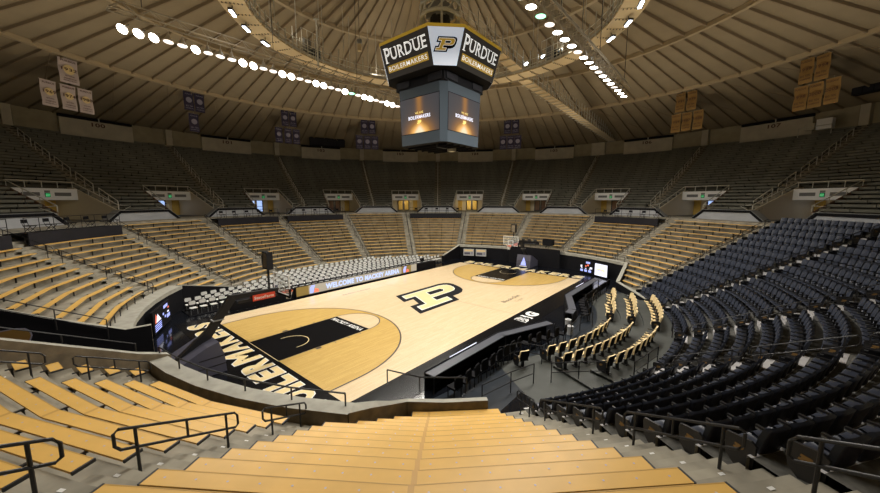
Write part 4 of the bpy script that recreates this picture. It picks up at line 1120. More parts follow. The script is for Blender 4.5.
# ================================================================== LOWER BENCHES
def bench_plank(a0, a1, am, r, z, wd=.31, bolts=False):
    """chevron plank of two straight lengths meeting at am"""
    org = P((a0 + a1) / 2, r, z - .42); mb = MB(['bench'])
    az = [a0, am, a1] if a0 < am < a1 else [a0, a1]
    sweep(mb, [(r, z - .038), (r + wd, z - .038), (r + wd, z), (r, z)], az, 'bench', closed=True)
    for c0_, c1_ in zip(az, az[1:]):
        mb.add([P(c0_, r - .002, z + .002), P(c1_, r - .002, z + .002), P(c1_, r + .016, z + .002), P(c0_, r + .016, z + .002)], [(0, 3, 2, 1)], 'benchedge_shade')
    if bolts and len(az) == 3:
        hj = degrees(.045 / r); mb.add([P(am - hj, r, z + .003), P(am + hj, r, z + .003), P(am + hj, r + wd, z + .003), P(am - hj, r + wd, z + .003)], [(0, 3, 2, 1)], 'benchjoint')
    for a, s in ((a0, -1), (a1, 1)):
        d = degrees(.035 / r) * s
        sweep(mb, [(r - .005, z - .05), (r + wd + .005, z - .05), (r + wd + .005, z + .003), (r - .005, z + .003)], [a, a + d] if s > 0 else [a + d, a], 'benchend', closed=True)
    if bolts:
        for p0, p1 in zip(az, az[1:]):
            A, B = P(p0, r + wd * .5, z + .003), P(p1, r + wd * .5, z + .003); n = max(2, int((B - A).length / .46))
            for q in range(n):
                c = A.lerp(B, (q + .5) / n); d = (B - A).normalized()
                mb.poly([c + Vector((.018 * cos(t_ * pi / 3), .018 * sin(t_ * pi / 3), 0)) for t_ in range(6)], 'bolt')
    mb.v = [tuple(Vector(v) - org) for v in mb.v]
    return mb, org, az
mb = MB(['bmetal']); mb.box((0, -.10, .19), (.05, .05, .38), 'bmetal'); mb.box((0, -.1, .36), (.06, .26, .03), 'bmetal'); LEG = mb.mesh('bench_leg')
CUT = {('near', 2): 187.2, ('near', 1): 185.9, ('near', 0): 184.6, ('near', -1): 182.8}
MINA = {('left2', 1): -92.3, ('left2', 2): -95.9, ('left2', 3): -98.3, ('left3', 0): -82.0, ('far8', 0): 81.7, ('far8', 1): 79.6, ('far8', 2): 77.6, ('far8', 3): 76.0, ('far8', 4): 75.0}
MAXA = {('far4', 0): 5.0, ('far4', 1): 6.8, ('far4', 2): 8.2}
for nm, a0, a1, k0, k1, plat, desc in SEC:
    for k in range(k0, k1 + 1):
        if nm == 'near' and k > 12: break
        if nm == 'stub' and k > 10: break
        r = row_r(k); z = seat_z(k)
        b0, b1 = edge(a0, 1, r), edge(a1, -1, r); mid = (a0 + a1) / 2
        if nm == 'near': mid = 180.8
        if nm == 'stub': b1 = a1 - 1.5; mid = b0
        if nm == 'left': b0 = a0 + 1.2
        b1 = min(b1, CUT.get((nm, k), 999)); b0 = max(b0, MINA.get((nm, k), -999)); b1 = min(b1, MAXA.get((nm, k), 999))
        if b1 - b0 < .8: continue
        if not any(inframe(P(b0 + (b1 - b0) * q / 4, r, z), 10) for q in range(5)): continue
        near = nm in ('near', 'nearleft', 'stub')
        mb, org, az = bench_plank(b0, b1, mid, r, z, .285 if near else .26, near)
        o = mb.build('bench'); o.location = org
        n_ = k - k0 + 1
        tag(o, 'tan bench, %s row, %s' % (ordn(n_), desc), 'bench', 'tan benches of the lower bowl')
        for p0, p1 in zip(az, az[1:]):
            A, B = P(p0, r + .22, tread(k)), P(p1, r + .22, tread(k)); n = max(1, int(round((B - A).length / 1.7)))
            for q in range(n):
                c = A.lerp(B, (q + .5) / n); l_ = place(LEG, 'bench_leg', o, c - org, rot_in((p0 + p1) / 2))

# platforms over the top rows with skirts, rails and folding chairs
mb = MB(['bmetal'])
for sx in (-.2, .2):
    mb.tube([(sx, -.2, 0), (sx, .22, .46)], .02, 'bmetal', 4); mb.tube([(sx, .2, 0), (sx, -.2, .46), (sx, -.26, .85)], .02, 'bmetal', 4)
mb.box((0, 0, .44), (.42, .40, .03), 'bmetal'); mb.tube([(-.2, 0, .23), (.2, 0, .23)], .015, 'bmetal', 4)
FCF = mb.mesh('folding_frame')
mb = MB(['black']); mb.box((0, .02, .47), (.42, .42, .05), 'black'); FCS = mb.mesh('folding_seat')
mb = MB(['black']); mb.box((0, -.26, .76), (.42, .05, .24), 'black'); FCB = mb.mesh('folding_back')
for nm, a0, a1, k0, k1, plat, desc in SEC:
    if not plat: continue
    rf_ = 26.86; zt = 6.02; e0, e1 = edge(a0, 1, rf_) if nm != 'left' else a0 + 1.2, edge(a1, -1, rf_); am = (e0 + e1) / 2
    org = P(am, 27.3, zt); t = thing('seating_platform', org, 0, 'black skirted platform atop the ' + desc.split(',')[0], 'platform', 'black skirted platforms')
    def bl(fn_, name, key):
        m_ = MB([key]); fn_(m_); m_.v = [tuple(Vector(v) - org) for v in m_.v]; return m_.build(name, t)
    bl(lambda m_: sweep(m_, [(rf_, zt - .08), (28.1, zt - .08), (28.1, zt), (rf_, zt)], arc(e0, e1, 4), 'black', closed=True), 'deck', 'black')
    bl(lambda m_: sweep(m_, [(rf_ - .05, tread(13) + .4), (rf_ - .05, zt + .03), (rf_ + .03, zt + .03), (rf_ + .03, tread(13) + .4)], arc(e0, e1, 4), 'skirt', closed=True), 'skirt', 'skirt')
    def rails(m_):
        for z in (.5, 1.0): m_.tube([P(a, rf_ + .08, zt + z) for a in arc(e0, e1, 4)], .022, 'bmetal', 4)
        for a in arc(e0, e1, 2.6): m_.tube([P(a, rf_ + .08, zt), P(a, rf_ + .08, zt + 1.0)], .025, 'bmetal', 4)
    bl(rails, 'guard_rail', 'bmetal')
    n = 6 if nm == 'left' else 5
    for q in range(n):
        a = e0 + (e1 - e0) * (q + .6) / n
        c = thing('folding_chair', P(a, 27.35, zt), rot_in(a), 'black folding chair, %s from left, platform of %s' % (ordn(q + 1), desc.split(',')[0]), 'chair', 'black folding chairs on the platforms')
        place(FCF, 'frame', c); place(FCS, 'seat', c); place(FCB, 'backrest', c)

# lower aisle handrails
AN = {170.1: 'aisle between the near benches and dark seats', -168.9: 'aisle left of the near benches', -148.2: 'aisle beside the left tunnel wall', -105.3: 'aisle left of the corner screen section', -86.6: 'second aisle beyond the left tunnel',
      -67.9: 'aisle beyond the near basket, left', -49.2: 'third aisle from the left corner', -29.6: 'aisle behind the white chairs', -9.9: 'aisle left under the scoreboard', 10.3: 'aisle right under the scoreboard', 31.0: 'aisle behind the far basket',
      50.6: 'aisle left of the far screens', 70.3: 'aisle right of the far screens', 90.3: 'aisle dividing tan benches from dark seats', 107.5: 'first aisle through the dark seats', 127.5: 'second aisle through the dark seats', 144.8: 'third aisle through the dark seats'}
def stepz(a, r):
    if a in (107.5, 127.5, 144.8): return max(0, jz((r - JR0 + .62) / JDR - .5))
    return max(0.02, .70 + DZ * ((r - K0R) / DR) - .42)
SEGS = {-168.9: [(19.6, 20.8), (22.2, 23.97), (25.2, 27.0)], -148.2: [(19.9, 21.2), (22.4, 24.6)], 170.1: [(16.9, 17.6), (18.68, 21.04), (22.36, 24.14), (25.3, 27.2)]}
for a in AISLES:
    segs = SEGS.get(a, [(18.0, 19.9), (20.7, 22.6), (23.4, 25.3), (26.0, 27.8)])
    if a in (-105.3, 50.6, 31.0, 70.3, 10.3): segs = [(20.5, 21.9), (22.7, 24.9), (25.6, 27.6)]
    for q, (r0, r1) in enumerate(segs):
        aa = {170.1: 168.9, -168.9: -168.1, -148.2: -147.0}.get(a, a)
        p0, p1 = P(aa, r0, stepz(a, r0)), P(aa, r1, stepz(a, r1))
        if not inframe(p0 + Vector((0, 0, .8)), 20) and not inframe(p1 + Vector((0, 0, .8)), 20): continue
        m_ = MB(['bmetal']); H = Vector((0, 0, .90)); L2 = Vector((0, 0, .55)); d = (p1 - p0).normalized() * .35
        c0, c1 = p0 - d, p1 + d; b = d * .25
        near_ = a in SEGS; nn = 8 if near_ else 5; rad = .025 if near_ else .022
        loop = [c0 + b + H, c1 - b + H, c1 + H - Vector((0, 0, .07)), c1 + L2 + Vector((0, 0, .07)), c1 - b + L2, c0 + b + L2, c0 + L2 + Vector((0, 0, .07)), c0 + H - Vector((0, 0, .07))]
        m_.tube([v - p0 for v in loop], rad, 'bmetal', nn, closed=True)
        o = m_.build('handrail'); o.location = p0
        tag(o, 'black handrail, %s up the %s' % (ordn(q + 1), AN[a]), 'handrail', 'black handrails in the lower aisles')
        for v in (p0, p1):
            m_ = MB(['bmetal']); m_.tube([(0, 0, 0), (0, 0, .90)], rad, 'bmetal', nn); m_.lathe((0, 0, 0), [(.06, 0), (.06, .02), (rad, .02)], 'bmetal', 10)
            w_ = m_.build('post', o); w_.location = v - p0
        m_ = MB(['bmetal']); mm = (p0 + p1) / 2; m_.tube([L2, H], rad * .9, 'bmetal', nn); w_ = m_.build('strut', o); w_.location = mm - p0

# low rails along the rim shelves
def rim_rail(a0, a1, r, z, h, label, step=6):
    az = arc(a0, a1, step); o0 = P(az[0], r, z); m_ = MB(['bmetal'])
    m_.tube([P(a, r, z + h) - o0 for a in az], .028, 'bmetal', 6); 
    o = m_.build('guard_rail'); o.location = o0; tag(o, label, 'railing', 'black guard rails on the rim')
    for a in az:
        m_ = MB(['bmetal']); m_.tube([(0, 0, 0), (0, 0, h)], .026, 'bmetal', 6); w_ = m_.build('post', o); w_.location = P(a, r, z) - o0
rim_rail(-171.5, -143.5, 18.95, 1.8, .42, 'low black guard rail along the near rim shelf')
rim_rail(-127.5, -106, 20.15, 1.8, .42, 'low black guard rail behind the left corner shelf', 4)
rim_rail(11, 31, 20.1, 1.9, .5, 'low black guard rail on the far rim behind the basket', 4)
rim_rail(53, 74, 20.1, 1.9, .5, 'low black guard rail above the far corner screens', 4)
def path_rail(pts, h, label, two=True):
    pts = [Vector(p) for p in pts]; o0 = pts[0].copy(); m_ = MB(['bmetal'])
    m_.tube([p + Vector((0, 0, h)) - o0 for p in pts], .024, 'bmetal', 6)
    if two: m_.tube([p + Vector((0, 0, h * .52)) - o0 for p in pts], .02, 'bmetal', 6)
    o = m_.build('railing'); o.location = o0; tag(o, label, 'railing', 'black railings')
    for p in pts: m_ = MB(['bmetal']); m_.tube([(0, 0, 0), (0, 0, h)], .024, 'bmetal', 6); w_ = m_.build('post', o); w_.location = p - o0
# sloping rails on both walls of the tunnel
path_rail([P(-142.6, r, cone_z(r, .52)) for r in (19.6, 21.5, 23.5, 25.5, 27.5)], .30, 'long low black rail on the near wall of the left tunnel', False)
path_rail([P(-129.3, r, cone_z(r, -.42)) for r in (20.2, 21.8, 23.4, 25.0, 26.8)], .95, 'black railing along the bench ends above the black tunnel wall')
path_rail([P(-174.4, 17.4, 1.7), P(-178, 16.85, 1.15), P(-184, 16.75, 1.05)], .55, 'black rail on the low wall in front of the near benches', False)
path_rail([P(173.5, 16.2), P(168, 15.4), P(163, 15.0)], .95, 'black railing on the side floor right of the near benches')
path_rail([P(160, 15.2), P(155.5, 15.6), P(151, 16.2)], .95, 'black railing beside the lowest dark seats near the floor')
path_rail([P(166, 13.0), P(160, 12.8), P(157, 13.6)], .95, 'black railing beside the single gold seat')
path_rail([P(140, 12.4), P(132, 12.2), P(126, 12.6)], .95, 'black railing behind the scorer tables')
path_rail([P(112, 12.3), P(104, 12.6), P(98, 13.2)], .95, 'black railing behind the far scorer table')
path_rail([P(149, 17.0, .15), P(144, 16.9, .15), P(140, 16.9, .15)], .95, 'black railing where the third aisle meets the side floor')
path_rail([P(126, 16.9, .2), P(122, 16.9, .2)], .95, 'black railing where the second aisle meets the side floor')

# ================================================================== DARK STADIUM SEATS
def arm_mesh(x):
    m_ = MB(['bmetal']); m_.box((x, -.02, .62), (.05, .40, .04), 'bmetal'); m_.box((x, .13, .60), (.045, .08, .06), 'gmetal'); m_.box((x, -.12, .45), (.03, .06, .32), 'bmetal'); return m_
def seat_meshes(pref, kf, kb, rough=None):
    fr = MB(['bmetal']); fr.box((0, -.1, .18), (.10, .12, .36), 'bmetal'); fr.box((0, -.08, .015), (.22, .26, .03), 'bmetal'); fr.box((0, -.06, .37), (.46, .30, .05), 'bmetal'); fr.box((.27, -.12, .45), (.03, .07, .32), 'bmetal')
    # padded back: curved shell
    bk = MB([kb, kf]); n = 5; rows = [(.40, -.18, .21), (.55, -.20, .245), (.75, -.245, .255), (.88, -.28, .25), (.93, -.30, .21)]
    for off, key in ((.05, kf), (-.035, kb)):
        vs = []
        for z, y, hw in rows:
            for q in range(n): u = -1 + 2 * q / (n - 1); vs.append((u * hw, y + off - (.035 if off > 0 else .02) * (1 - u * u) * (1 if off > 0 else 1), z))
        fs = [(i * n + q, i * n + q + 1, (i + 1) * n + q + 1, (i + 1) * n + q) for i in range(len(rows) - 1) for q in range(n - 1)]
        bk.add(vs, fs, key)
    A = [i for i in range(len(rows) * n)]; B = len(rows) * n
    rimv = [0 * n + q for q in range(n)] + [i * n + n - 1 for i in range(1, len(rows))] + [(len(rows) - 1) * n + q for q in range(n - 2, -1, -1)] + [i * n for i in range(len(rows) - 2, 0, -1)]
    m = len(rimv)
    for i in range(m):
        a_, b_ = rimv[i], rimv[(i + 1) % m]; bk.f.append((a_, b_, B + b_, B + a_)); bk.m.append(bk.mi(kf))
    st_ = MB([kf]); vs = []
    prof = [(-.20, .40), (-.05, .385), (.15, .41), (.24, .44), (.27, .42), (.25, .37), (.1, .34), (-.2, .35)]
    for x, s_ in ((-.235, .97), (-.12, 1), (0, .995), (.12, 1), (.235, .97)): vs += [(x, y, .38 + (z - .38) * s_ + (.0 if abs(x) < .2 else -.0)) for y, z in prof]
    k = len(prof); fs = [(i * k + q, i * k + (q + 1) % k, (i + 1) * k + (q + 1) % k, (i + 1) * k + q) for i in range(4) for q in range(k)] + [tuple(range(k)), tuple(4 * k + q for q in range(k - 1, -1, -1))]
    st_.add(vs, [tuple(reversed(g)) for g in fs], kf)
    return fr, bk, st_, arm_mesh(.27)
FR, BK, ST_, AR = seat_meshes('navy', 'navy', 'navyback')
SEATM = (FR.mesh('seat_frame'), BK.mesh('seat_back'), ST_.mesh('seat_cushion'), AR.mesh('seat_arm'))
for q in (1, 2): SEATM[q].polygons.foreach_set('use_smooth', [True] * len(SEATM[q].polygons))
# end panel with letter emblem, hung at the aisle side
def end_panel(s):
    m_ = MB(['bmetal']); pts = [(-.22, .16), (.06, .10), (.20, .22), (.24, .52), (.22, .60), (-.16, .66), (-.24, .60)]
    m_.prism([(s * .30, y, z) for y, z in pts], (s * .05, 0, 0), 'bmetal')
    e = MB(['emb']); base = Vector((s * .356, 0, .45))
    logo_p(e, base, (0, s * 1.0, 0), (0, 0, 1), .10, (s * .002, 0, 0), .3, 'emb', None, 'emb')
    return m_.mesh('end_panel'), e.mesh('emblem')
EP = {1: end_panel(1), -1: end_panel(-1)}
BLK = [(90.3, 107.5, 'block beside the tan benches'), (107.5, 127.5, 'block left of second dark aisle'), (127.5, 144.8, 'block left of third dark aisle'), (144.8, 170.1, 'block nearest the camera')]
cand = []
for bi, (a0, a1, bn) in enumerate(BLK):
    for j in range(14):
        r = JR0 + JDR * j + .05
        b0, b1 = edge(a0, 1, r) + degrees(.25 / r), edge(a1, -1, r) - degrees(.25 / r)
        if bi == 3: b1 = 167.75 - degrees(.36 / r)
        n = int((b1 - b0) / degrees(.54 / r)) + 1
        for q in range(n):
            a = b0 + (b1 - b0) * q / max(1, n - 1)
            p = P(a, r, jz(j))
            if not inframe(p + Vector((0, 0, .5)), 25): continue
            cand.append(((p - CAM).length, a, r, j, bn, q, n, bi))
cand.sort(key=lambda c: c[0])
rest = MB([])
for idx, (dst, a, r, j, bn, q, n, bi) in enumerate(cand):
    p = P(a, r, jz(j)); rz = rot_in(a)
    if idx < 300:
        t = thing('stadium_chair', p, rz, 'navy seat, %s from left aisle, %s row, %s' % (ordn(q + 1), ordn(j + 1), bn), 'seat', 'navy padded stadium seats')
        place(SEATM[0], 'frame', t); place(SEATM[1], 'backrest', t); place(SEATM[2], 'seat', t); place(SEATM[3], 'armrest', t)
        sd_ = None
        if q == n - 1: sd_ = -1
        if q == 0: sd_ = 1
        if sd_:
            ep = place(EP[sd_][0], 'end_panel', t); em = place(EP[sd_][1], 'emblem', ep)
    else:
        mt = Matrix.Translation(p) @ Matrix.Rotation(rz, 4, 'Z')
        for src in (FR, BK, ST_, AR):
            o_ = len(rest.v); rest.v += [tuple(mt @ Vector(v)) for v in src.v]
            for g, mi_ in zip(src.f, src.m): rest.f.append(tuple(o_ + w_ for w_ in g)); rest.m.append(rest.mi(src.mats[mi_]))
        if q in (0, n - 1):
            s_ = 1 if q == 0 else -1
            for part in (0, 1):
                me_ = EP[s_][part]; o_ = len(rest.v); rest.v += [tuple(mt @ v.co) for v in me_.vertices]; kk_ = rest.mi('bmetal' if part == 0 else 'emb')
                for pg in me_.polygons: rest.f.append(tuple(o_ + w_ for w_ in pg.vertices)); rest.m.append(kk_)
if rest.v:
    o = rest.build('stadium_chairs'); tag(o, 'rows of navy padded seats farther up and away at right', 'seats', None, 'stuff')

# ================================================================== GOLD SEATS ON THE SIDE FLOOR
gFR, gBK, gST, gAR = seat_meshes('gold', 'gseat', 'black')
GM = (gFR.mesh('gold_frame'), gBK.mesh('gold_back'), gST.mesh('gold_cushion'), gAR.mesh('gold_arm'))
GR = [[(94, 14.6), (108, 13.55), (126, 13.4), (170, 13.4)], [(100, 15.3), (114, 14.75), (126, 14.7), (170, 14.5)], [(103, 16.45), (112, 16.2), (130, 15.95), (170, 15.9)]]
def grow_r(ri, a):
    L_ = GR[ri]
    for (a0_, r0_), (a1_, r1_) in zip(L_, L_[1:]):
        if a <= a1_: return r0_ + (r1_ - r0_) * max(0, (a - a0_)) / (a1_ - a0_)
    return L_[-1][1]
for ri, (r, z, segs) in enumerate(((13.45, .012, ((95, 118), (128.5, 154.5), (161.5, 164))), (14.75, .14, ((102, 120), (130, 155))), (16.1, .28, ((105, 123), (131, 150.5))))):
    cnt = 0
    for b0, b1 in segs:
        n = max(1, int((b1 - b0) / degrees(.70 / r)) + 1)
        if b1 == 164: n = 1
        for q in range(n):
            a = b0 + (b1 - b0) * q / max(1, n - 1); p = P(a, grow_r(ri, a), z); cnt += 1
            if not inframe(p, 5): continue
            lb = 'single gold seat standing apart near the near railings' if b1 == 164 else 'gold padded seat, %s from the far end of the %s gold row' % (ordn(cnt), ('front', 'middle', 'back')[ri])
            t = thing('gold_chair', p, rot_in(a), lb, 'seat', 'gold padded seats on the side floor')
            for me_, nm_ in zip(GM, ('frame', 'backrest', 'seat', 'armrest')): place(me_, nm_, t)
            if q == n - 1: ep = place(EP[-1][0], 'end_panel', t); place(EP[-1][1], 'emblem', ep)

# ================================================================== COURTSIDE
# scorer tables
def table(pts, name, label, lit):
    org = cw(pts[0][0], pts[0][1]); t = thing(name, org, 0, label, 'table', 'scorer tables')
    P3 = [cw(x, y) - org for x, y in pts]; tb = MB(['tabletop']); fr = MB(['black'])
    for a_, b_ in zip(P3, P3[1:]):
        d = (b_ - a_).normalized(); n = Vector((d.y, -d.x, 0))
        if n.dot(cw(0, -1)) < 0: n = -n
        h = Vector((0, 0, .76)); th = Vector((0, 0, .05)); w_ = n * .5
        tb.hexa([a_ + h, b_ + h, b_ + w_ + h, a_ + w_ + h, a_ + h + th, b_ + h + th, b_ + w_ + h + th, a_ + w_ + h + th], 'tabletop')
        fr.hexa([a_ - n * .06, b_ - n * .06, b_, a_, a_ - n * .06 + h * 1.12, b_ - n * .06 + h * 1.12, b_ + h * 1.12, a_ + h * 1.12], 'black')
    tb.build('table_top', t); fr.build('front_panel', t)
    for v in P3:
        lg = MB(['bmetal']); lg.box((0, 0, .38), (.06, .06, .76), 'bmetal'); o = lg.build('leg', t); o.location = v + (cw(0, -1) * .5)
    if lit:
        (x0, y0), (x1, y1) = lit; a_, b_ = cw(x0, y0, 0) - org, cw(x1, y1, 0) - org; d = (b_ - a_).normalized(); n = cw(0, 1)
        ls = MB(['ledb']); ls.hexa([a_ + Vector((0, 0, .60)), b_ + Vector((0, 0, .60)), b_ + n * .02 + Vector((0, 0, .60)), a_ + n * .02 + Vector((0, 0, .60)), a_ + Vector((0, 0, .85)), b_ + Vector((0, 0, .85)), b_ + n * .02 + Vector((0, 0, .85)), a_ + n * .02 + Vector((0, 0, .85))], 'ledw'); ls.build('led_strip', t)
table([(-11.5, -9.35), (-5.6, -9.45), (-2.0, -10.75)], 'scorer_table', 'near grey-topped black scorer table curving along the court side', ((-9.7, -9.28), (-7.5, -9.30)))
table([(.4, -11.0), (1.3, -10.9), (4.6, -9.45), (12.0, -9.4)], 'scorer_table', 'far grey-topped black scorer table beyond the gap', ((7.5, -9.32), (9.5, -9.30)))
for x, y, lb in ((-1.2, -11.9, 'white towel bin behind the gap between scorer tables'), (-.1, -11.4, 'white bin at the end of the far scorer table')):
    m_ = MB(['white']); m_.lathe((0, 0, 0), [(.17, 0), (.20, .52), (.21, .54), (.15, .54), (.08, .60), (0, .62)], 'parapet', 12); o = m_.build('towel_bin'); o.location = cw(x, y); tag(o, lb, 'bin')
# black courtside chairs
cbF = MB(['bmetal'])
for sx in (-.2, .2):
    for sy in (-.18, .2): cbF.box((sx, sy, .22), (.035, .035, .44), 'bmetal')
cbF.box((0, .0, .42), (.44, .42, .04), 'bmetal')
cbS = MB(['black']); cbS.box((0, .02, .46), (.46, .44, .07), 'black'); cbB = MB(['black']); cbB.bevbox((0, -.22, .75), (.46, .06, .5), .08, 'black')
CB = (cbF.mesh('chair_frame'), cbS.mesh('chair_seat'), cbB.mesh('chair_back'))
def courtchair(x, y, fx, lab, i):
    t = thing('court_chair', cw(x, y, .016), court_rot(fx), lab, 'chair', 'black chairs behind the scorer tables')
    place(CB[0], 'frame', t); place(CB[1], 'seat', t); place(CB[2], 'backrest', t)
for k in range(14):
    x = -11.1 + .66 * k; y = -10.65 if x < -5.8 else -10.7 - (x + 5.8) * .36
    courtchair(x, y, random.uniform(-.15, .15), 'black chair, %s from the near end, behind the near scorer table' % ordn(k + 1), k)
for k in range(16):
    x = 1.9 + .64 * k; y = -11.9 + min(x - 1.9, 2.9) * .42
    courtchair(x, y, random.uniform(-.15, .15), 'black chair, %s from the gap, behind the far scorer table' % ordn(k + 1), k)

# white chair stand on the far side line
rs = MB(['black'])
NW = 6
def xh(y): return sqrt(max(0, 17.15 ** 2 - y * y)) - .75
def xl(y):
    if y < 12.3: return -15.0
    if y < 14.0: return -14.9 + (y - 12.3) * 3.33 + .4
    return -xh(y)
def xr(y): return 14.6 if y < 10.2 else xh(y)
for j in range(NW):
    y0 = 9.65 + 1.05 * j; h = .02 * j + .04; xa_, xb_ = xl(y0 + .8) - .2, xr(y0 + .8) + .1
    a_ = [(xa_, y0), (xb_, y0), (xb_, y0 + 1.05), (xa_, y0 + 1.05)]
    rs.hexa([cw(x, y, .016) for x, y in a_] + [cw(x, y, h) for x, y in a_], 'black')
o = struct(rs, 'stands_side', 'low black risers under the white chairs')
wf = MB(['bmetal'])
for sx in (-.2, .2):
    wf.box((sx, -.18, .22), (.03, .03, .44), 'bmetal'); wf.box((sx, .18, .22), (.03, .03, .44), 'gmetal')
wf.box((0, 0, .39), (.44, .42, .03), 'bmetal')
wsm = MB(['wseat']); wsm.box((0, .02, .45), (.40, .40, .05), 'wseat'); wsm.box((0, .02, .41), (.46, .46, .04), 'bmetal')
wbm = MB(['wseat']); wbm.bevbox((0, -.20, .78), (.40, .05, .26), .05, 'wseat'); wbm.bevbox((0, -.24, .76), (.47, .03, .36), .05, 'bmetal')
WC = (wf.mesh('white_frame'), wsm.mesh('white_seat'), wbm.mesh('white_back'))
for j in range(NW):
    y = 10.15 + 1.05 * j; xa_, xb_ = xl(10.45 + 1.05 * j) + .15, xr(10.45 + 1.05 * j) - .3; n = int((xb_ - xa_) / .62)
    for q in range(n):
        x = xa_ + (xb_ - xa_) * q / (n - 1)
        t = thing('white_chair', cw(x, y, .02 * j + .04), court_rot(pi), 'white chair, %s from the left, %s row behind the LED board' % (ordn(q + 1), ordn(j + 1)), 'chair', 'white chairs behind the LED board')
        place(WC[0], 'frame', t); place(WC[1], 'seat', t); place(WC[2], 'backrest', t)
# press table behind the LED board
t = thing('press_table', cw(0, 8.75, .016), court_rot(), 'long black press table behind the LED board along the far side line', 'table')
m_ = MB(['black']); m_.box((-1.5, .15, .72), (23, .6, .05), 'black'); m_.box((-1.5, -.13, .36), (23, .04, .70), 'black'); m_.build('table_top', t)
for x, kx in ((-12.4, 1), (-10.9, 2), (8.0, 3)):
    mt_ = thing('monitor', cw(x, 9.0, .765), court_rot(), 'small black monitor on the press table, ' + ('leftmost', 'left of the LED board', 'right of the LED board')[kx - 1], 'monitor')
    m_ = MB(['black']); m_.box((0, 0, .3), (.6, .05, .4), 'black'); m_.box((0, 0, .05), (.1, .1, .1), 'black'); m_.box((0, .03, .0), (.3, .2, .02), 'black'); m_.build('screen', mt_)
# LED board
t = thing('led_board', cw(-.9, 8.30, .016), court_rot(), 'long courtside LED board showing a blue and white welcome message', 'board')
m_ = MB(['black']); m_.box((0, .12, .48), (14.5, .22, .92), 'black'); m_.build('cabinet', t)
m_ = MB(['ledtan']); m_.poly([(-6.1, 0, .13), (6.3, 0, .13), (6.3, 0, .90), (-6.1, 0, .90)], 'ledtan')
m_.poly([(-7.2, 0, .13), (-6.1, 0, .13), (-6.1, 0, .90), (-7.2, 0, .90)], 'ledbrown'); m_.poly([(6.3, 0, .13), (7.2, 0, .13), (7.2, 0, .90), (6.3, 0, .90)], 'ledtan')
m_.poly([(4.8, -.005, .13), (6.3, -.005, .13), (6.3, -.005, .90), (4.8, -.005, .90)], 'ledbrown')
sc_ = m_.build('led_screen', t)
m_ = MB(['ledw']); text(m_, 'WELCOME TO MACKEY ARENA', 'ledtext', (-4.45, -.012, .28), (1, 0, 0), (0, 0, 1), 8.9, .46, .05, 0, .02)
m_.build('led_lettering', sc_)
for cx in (-5.6, 5.5):
    m_ = MB(['ledb']); m_.poly([(cx - .4, -.015, .2), (cx - .1, -.015, .18), (cx, -.015, .6), (cx + .1, -.015, .85), (cx - .25, -.015, .85), (cx - .4, -.015, .6)], 'ledb')
    m_.poly([(cx - .05, -.02, .2), (cx + .45, -.02, .2), (cx + .4, -.02, .45), (cx + .1, -.02, .55)], 'ledr'); m_.build('led_emblem', sc_)

# corner LED screens on the rim wall
def wall_screen(a0, a1, r, z0, z1, label, kind_):
    p0, p1 = P(a0, r), P(a1, r); c = (p0 + p1) / 2; wd = (p1 - p0).length; am = (a0 + a1) / 2
    t = thing('led_screen', c + Vector((0, 0, z0)), rot_in(am), label, 'screen')
    m_ = MB(['black']); m_.box((0, -.08, (z1 - z0) / 2), (wd, .14, z1 - z0), 'black'); m_.build('cabinet', t)
    g = MB(['ledb']); h = z1 - z0
    X = lambda f_: -wd * (f_ - .5)           # f 0..1 left to right as seen from the floor
    def rc(f0, f1, g0, g1, key): g.poly([(X(f0), .0, g0 * h), (X(f1), .0, g0 * h), (X(f1), .0, g1 * h), (X(f0), .0, g1 * h)], key)
    if kind_ == 'score':
        rc(.45, .75, .80, .95, 'ledb'); rc(.05, .18, .45, .62, 'ledw'); rc(.40, .50, .52, .64, 'ledr'); rc(.55, .66, .60, .74, 'ledr'); rc(.75, .92, .40, .55, 'ledw')
        for q in range(3): rc(.05 + .30 * q, .25 + .30 * q, .12, .30, 'ledb'); rc(.1 + .30 * q, .2 + .30 * q, .36, .42, 'ledw')
    elif kind_ == 'ad':
        rc(.04, .96, .04, .96, 'ledw'); rc(.2, .8, .42, .56, 'ledg'); rc(.25, .7, .50, .60, 'ledgreen'); rc(.15, .6, .40, .48, 'ledb')
    else:
        g.poly([(X(.08), 0, .45 * h), (X(.30), 0, .45 * h), (X(.14), 0, .85 * h)], 'ledr'); g.poly([(X(.14), .002, .45 * h), (X(.42), .002, .45 * h), (X(.24), .002, .8 * h)], 'ledw')
        for q in range(4): rc(.06, .42, .08 + .085 * q, .13 + .085 * q, 'ledb')
        rc(.60, .85, .78, .92, 'ledb'); rc(.84, .92, .66, .74, 'ledr'); rc(.52, .6, .52, .62, 'ledb'); rc(.62, .70, .35, .45, 'ledb'); rc(.75, .95, .25, .42, 'ledb'); rc(.80, .9, .48, .56, 'ledw')
    g.build('picture', t)
wall_screen(-117.8, -108.2, 18.95, .12, 1.52, 'LED scoreboard screen with blue digits on the wall of the left corner', 'mix')
wall_screen(60.6, 66.0, 18.75, .12, 1.5, 'dark LED score screen with blue digits in the far right corner', 'score')
wall_screen(66.4, 71.8, 18.75, .12, 1.5, 'bright white LED advert screen in the far right corner', 'ad')
# far wall posters
for a, lb in ((14.2, 'left pale poster on the black wall behind the far basket'), (19.4, 'right pale poster on the black wall behind the far basket')):
    t = thing('poster', P(a, 18.9, .55), rot_in(a), lb, 'poster'); m_ = MB(['white']); m_.box((0, 0, .45), (1.45, .05, .95), 'parapet'); m_.box((0, .03, .70), (1.2, .01, .25), 'gold'); m_.box((.2, .03, .3), (.8, .01, .3), 'pad'); m_.box((-.45, .03, .35), (.2, .01, .4), 'sky'); m_.build('board', t)
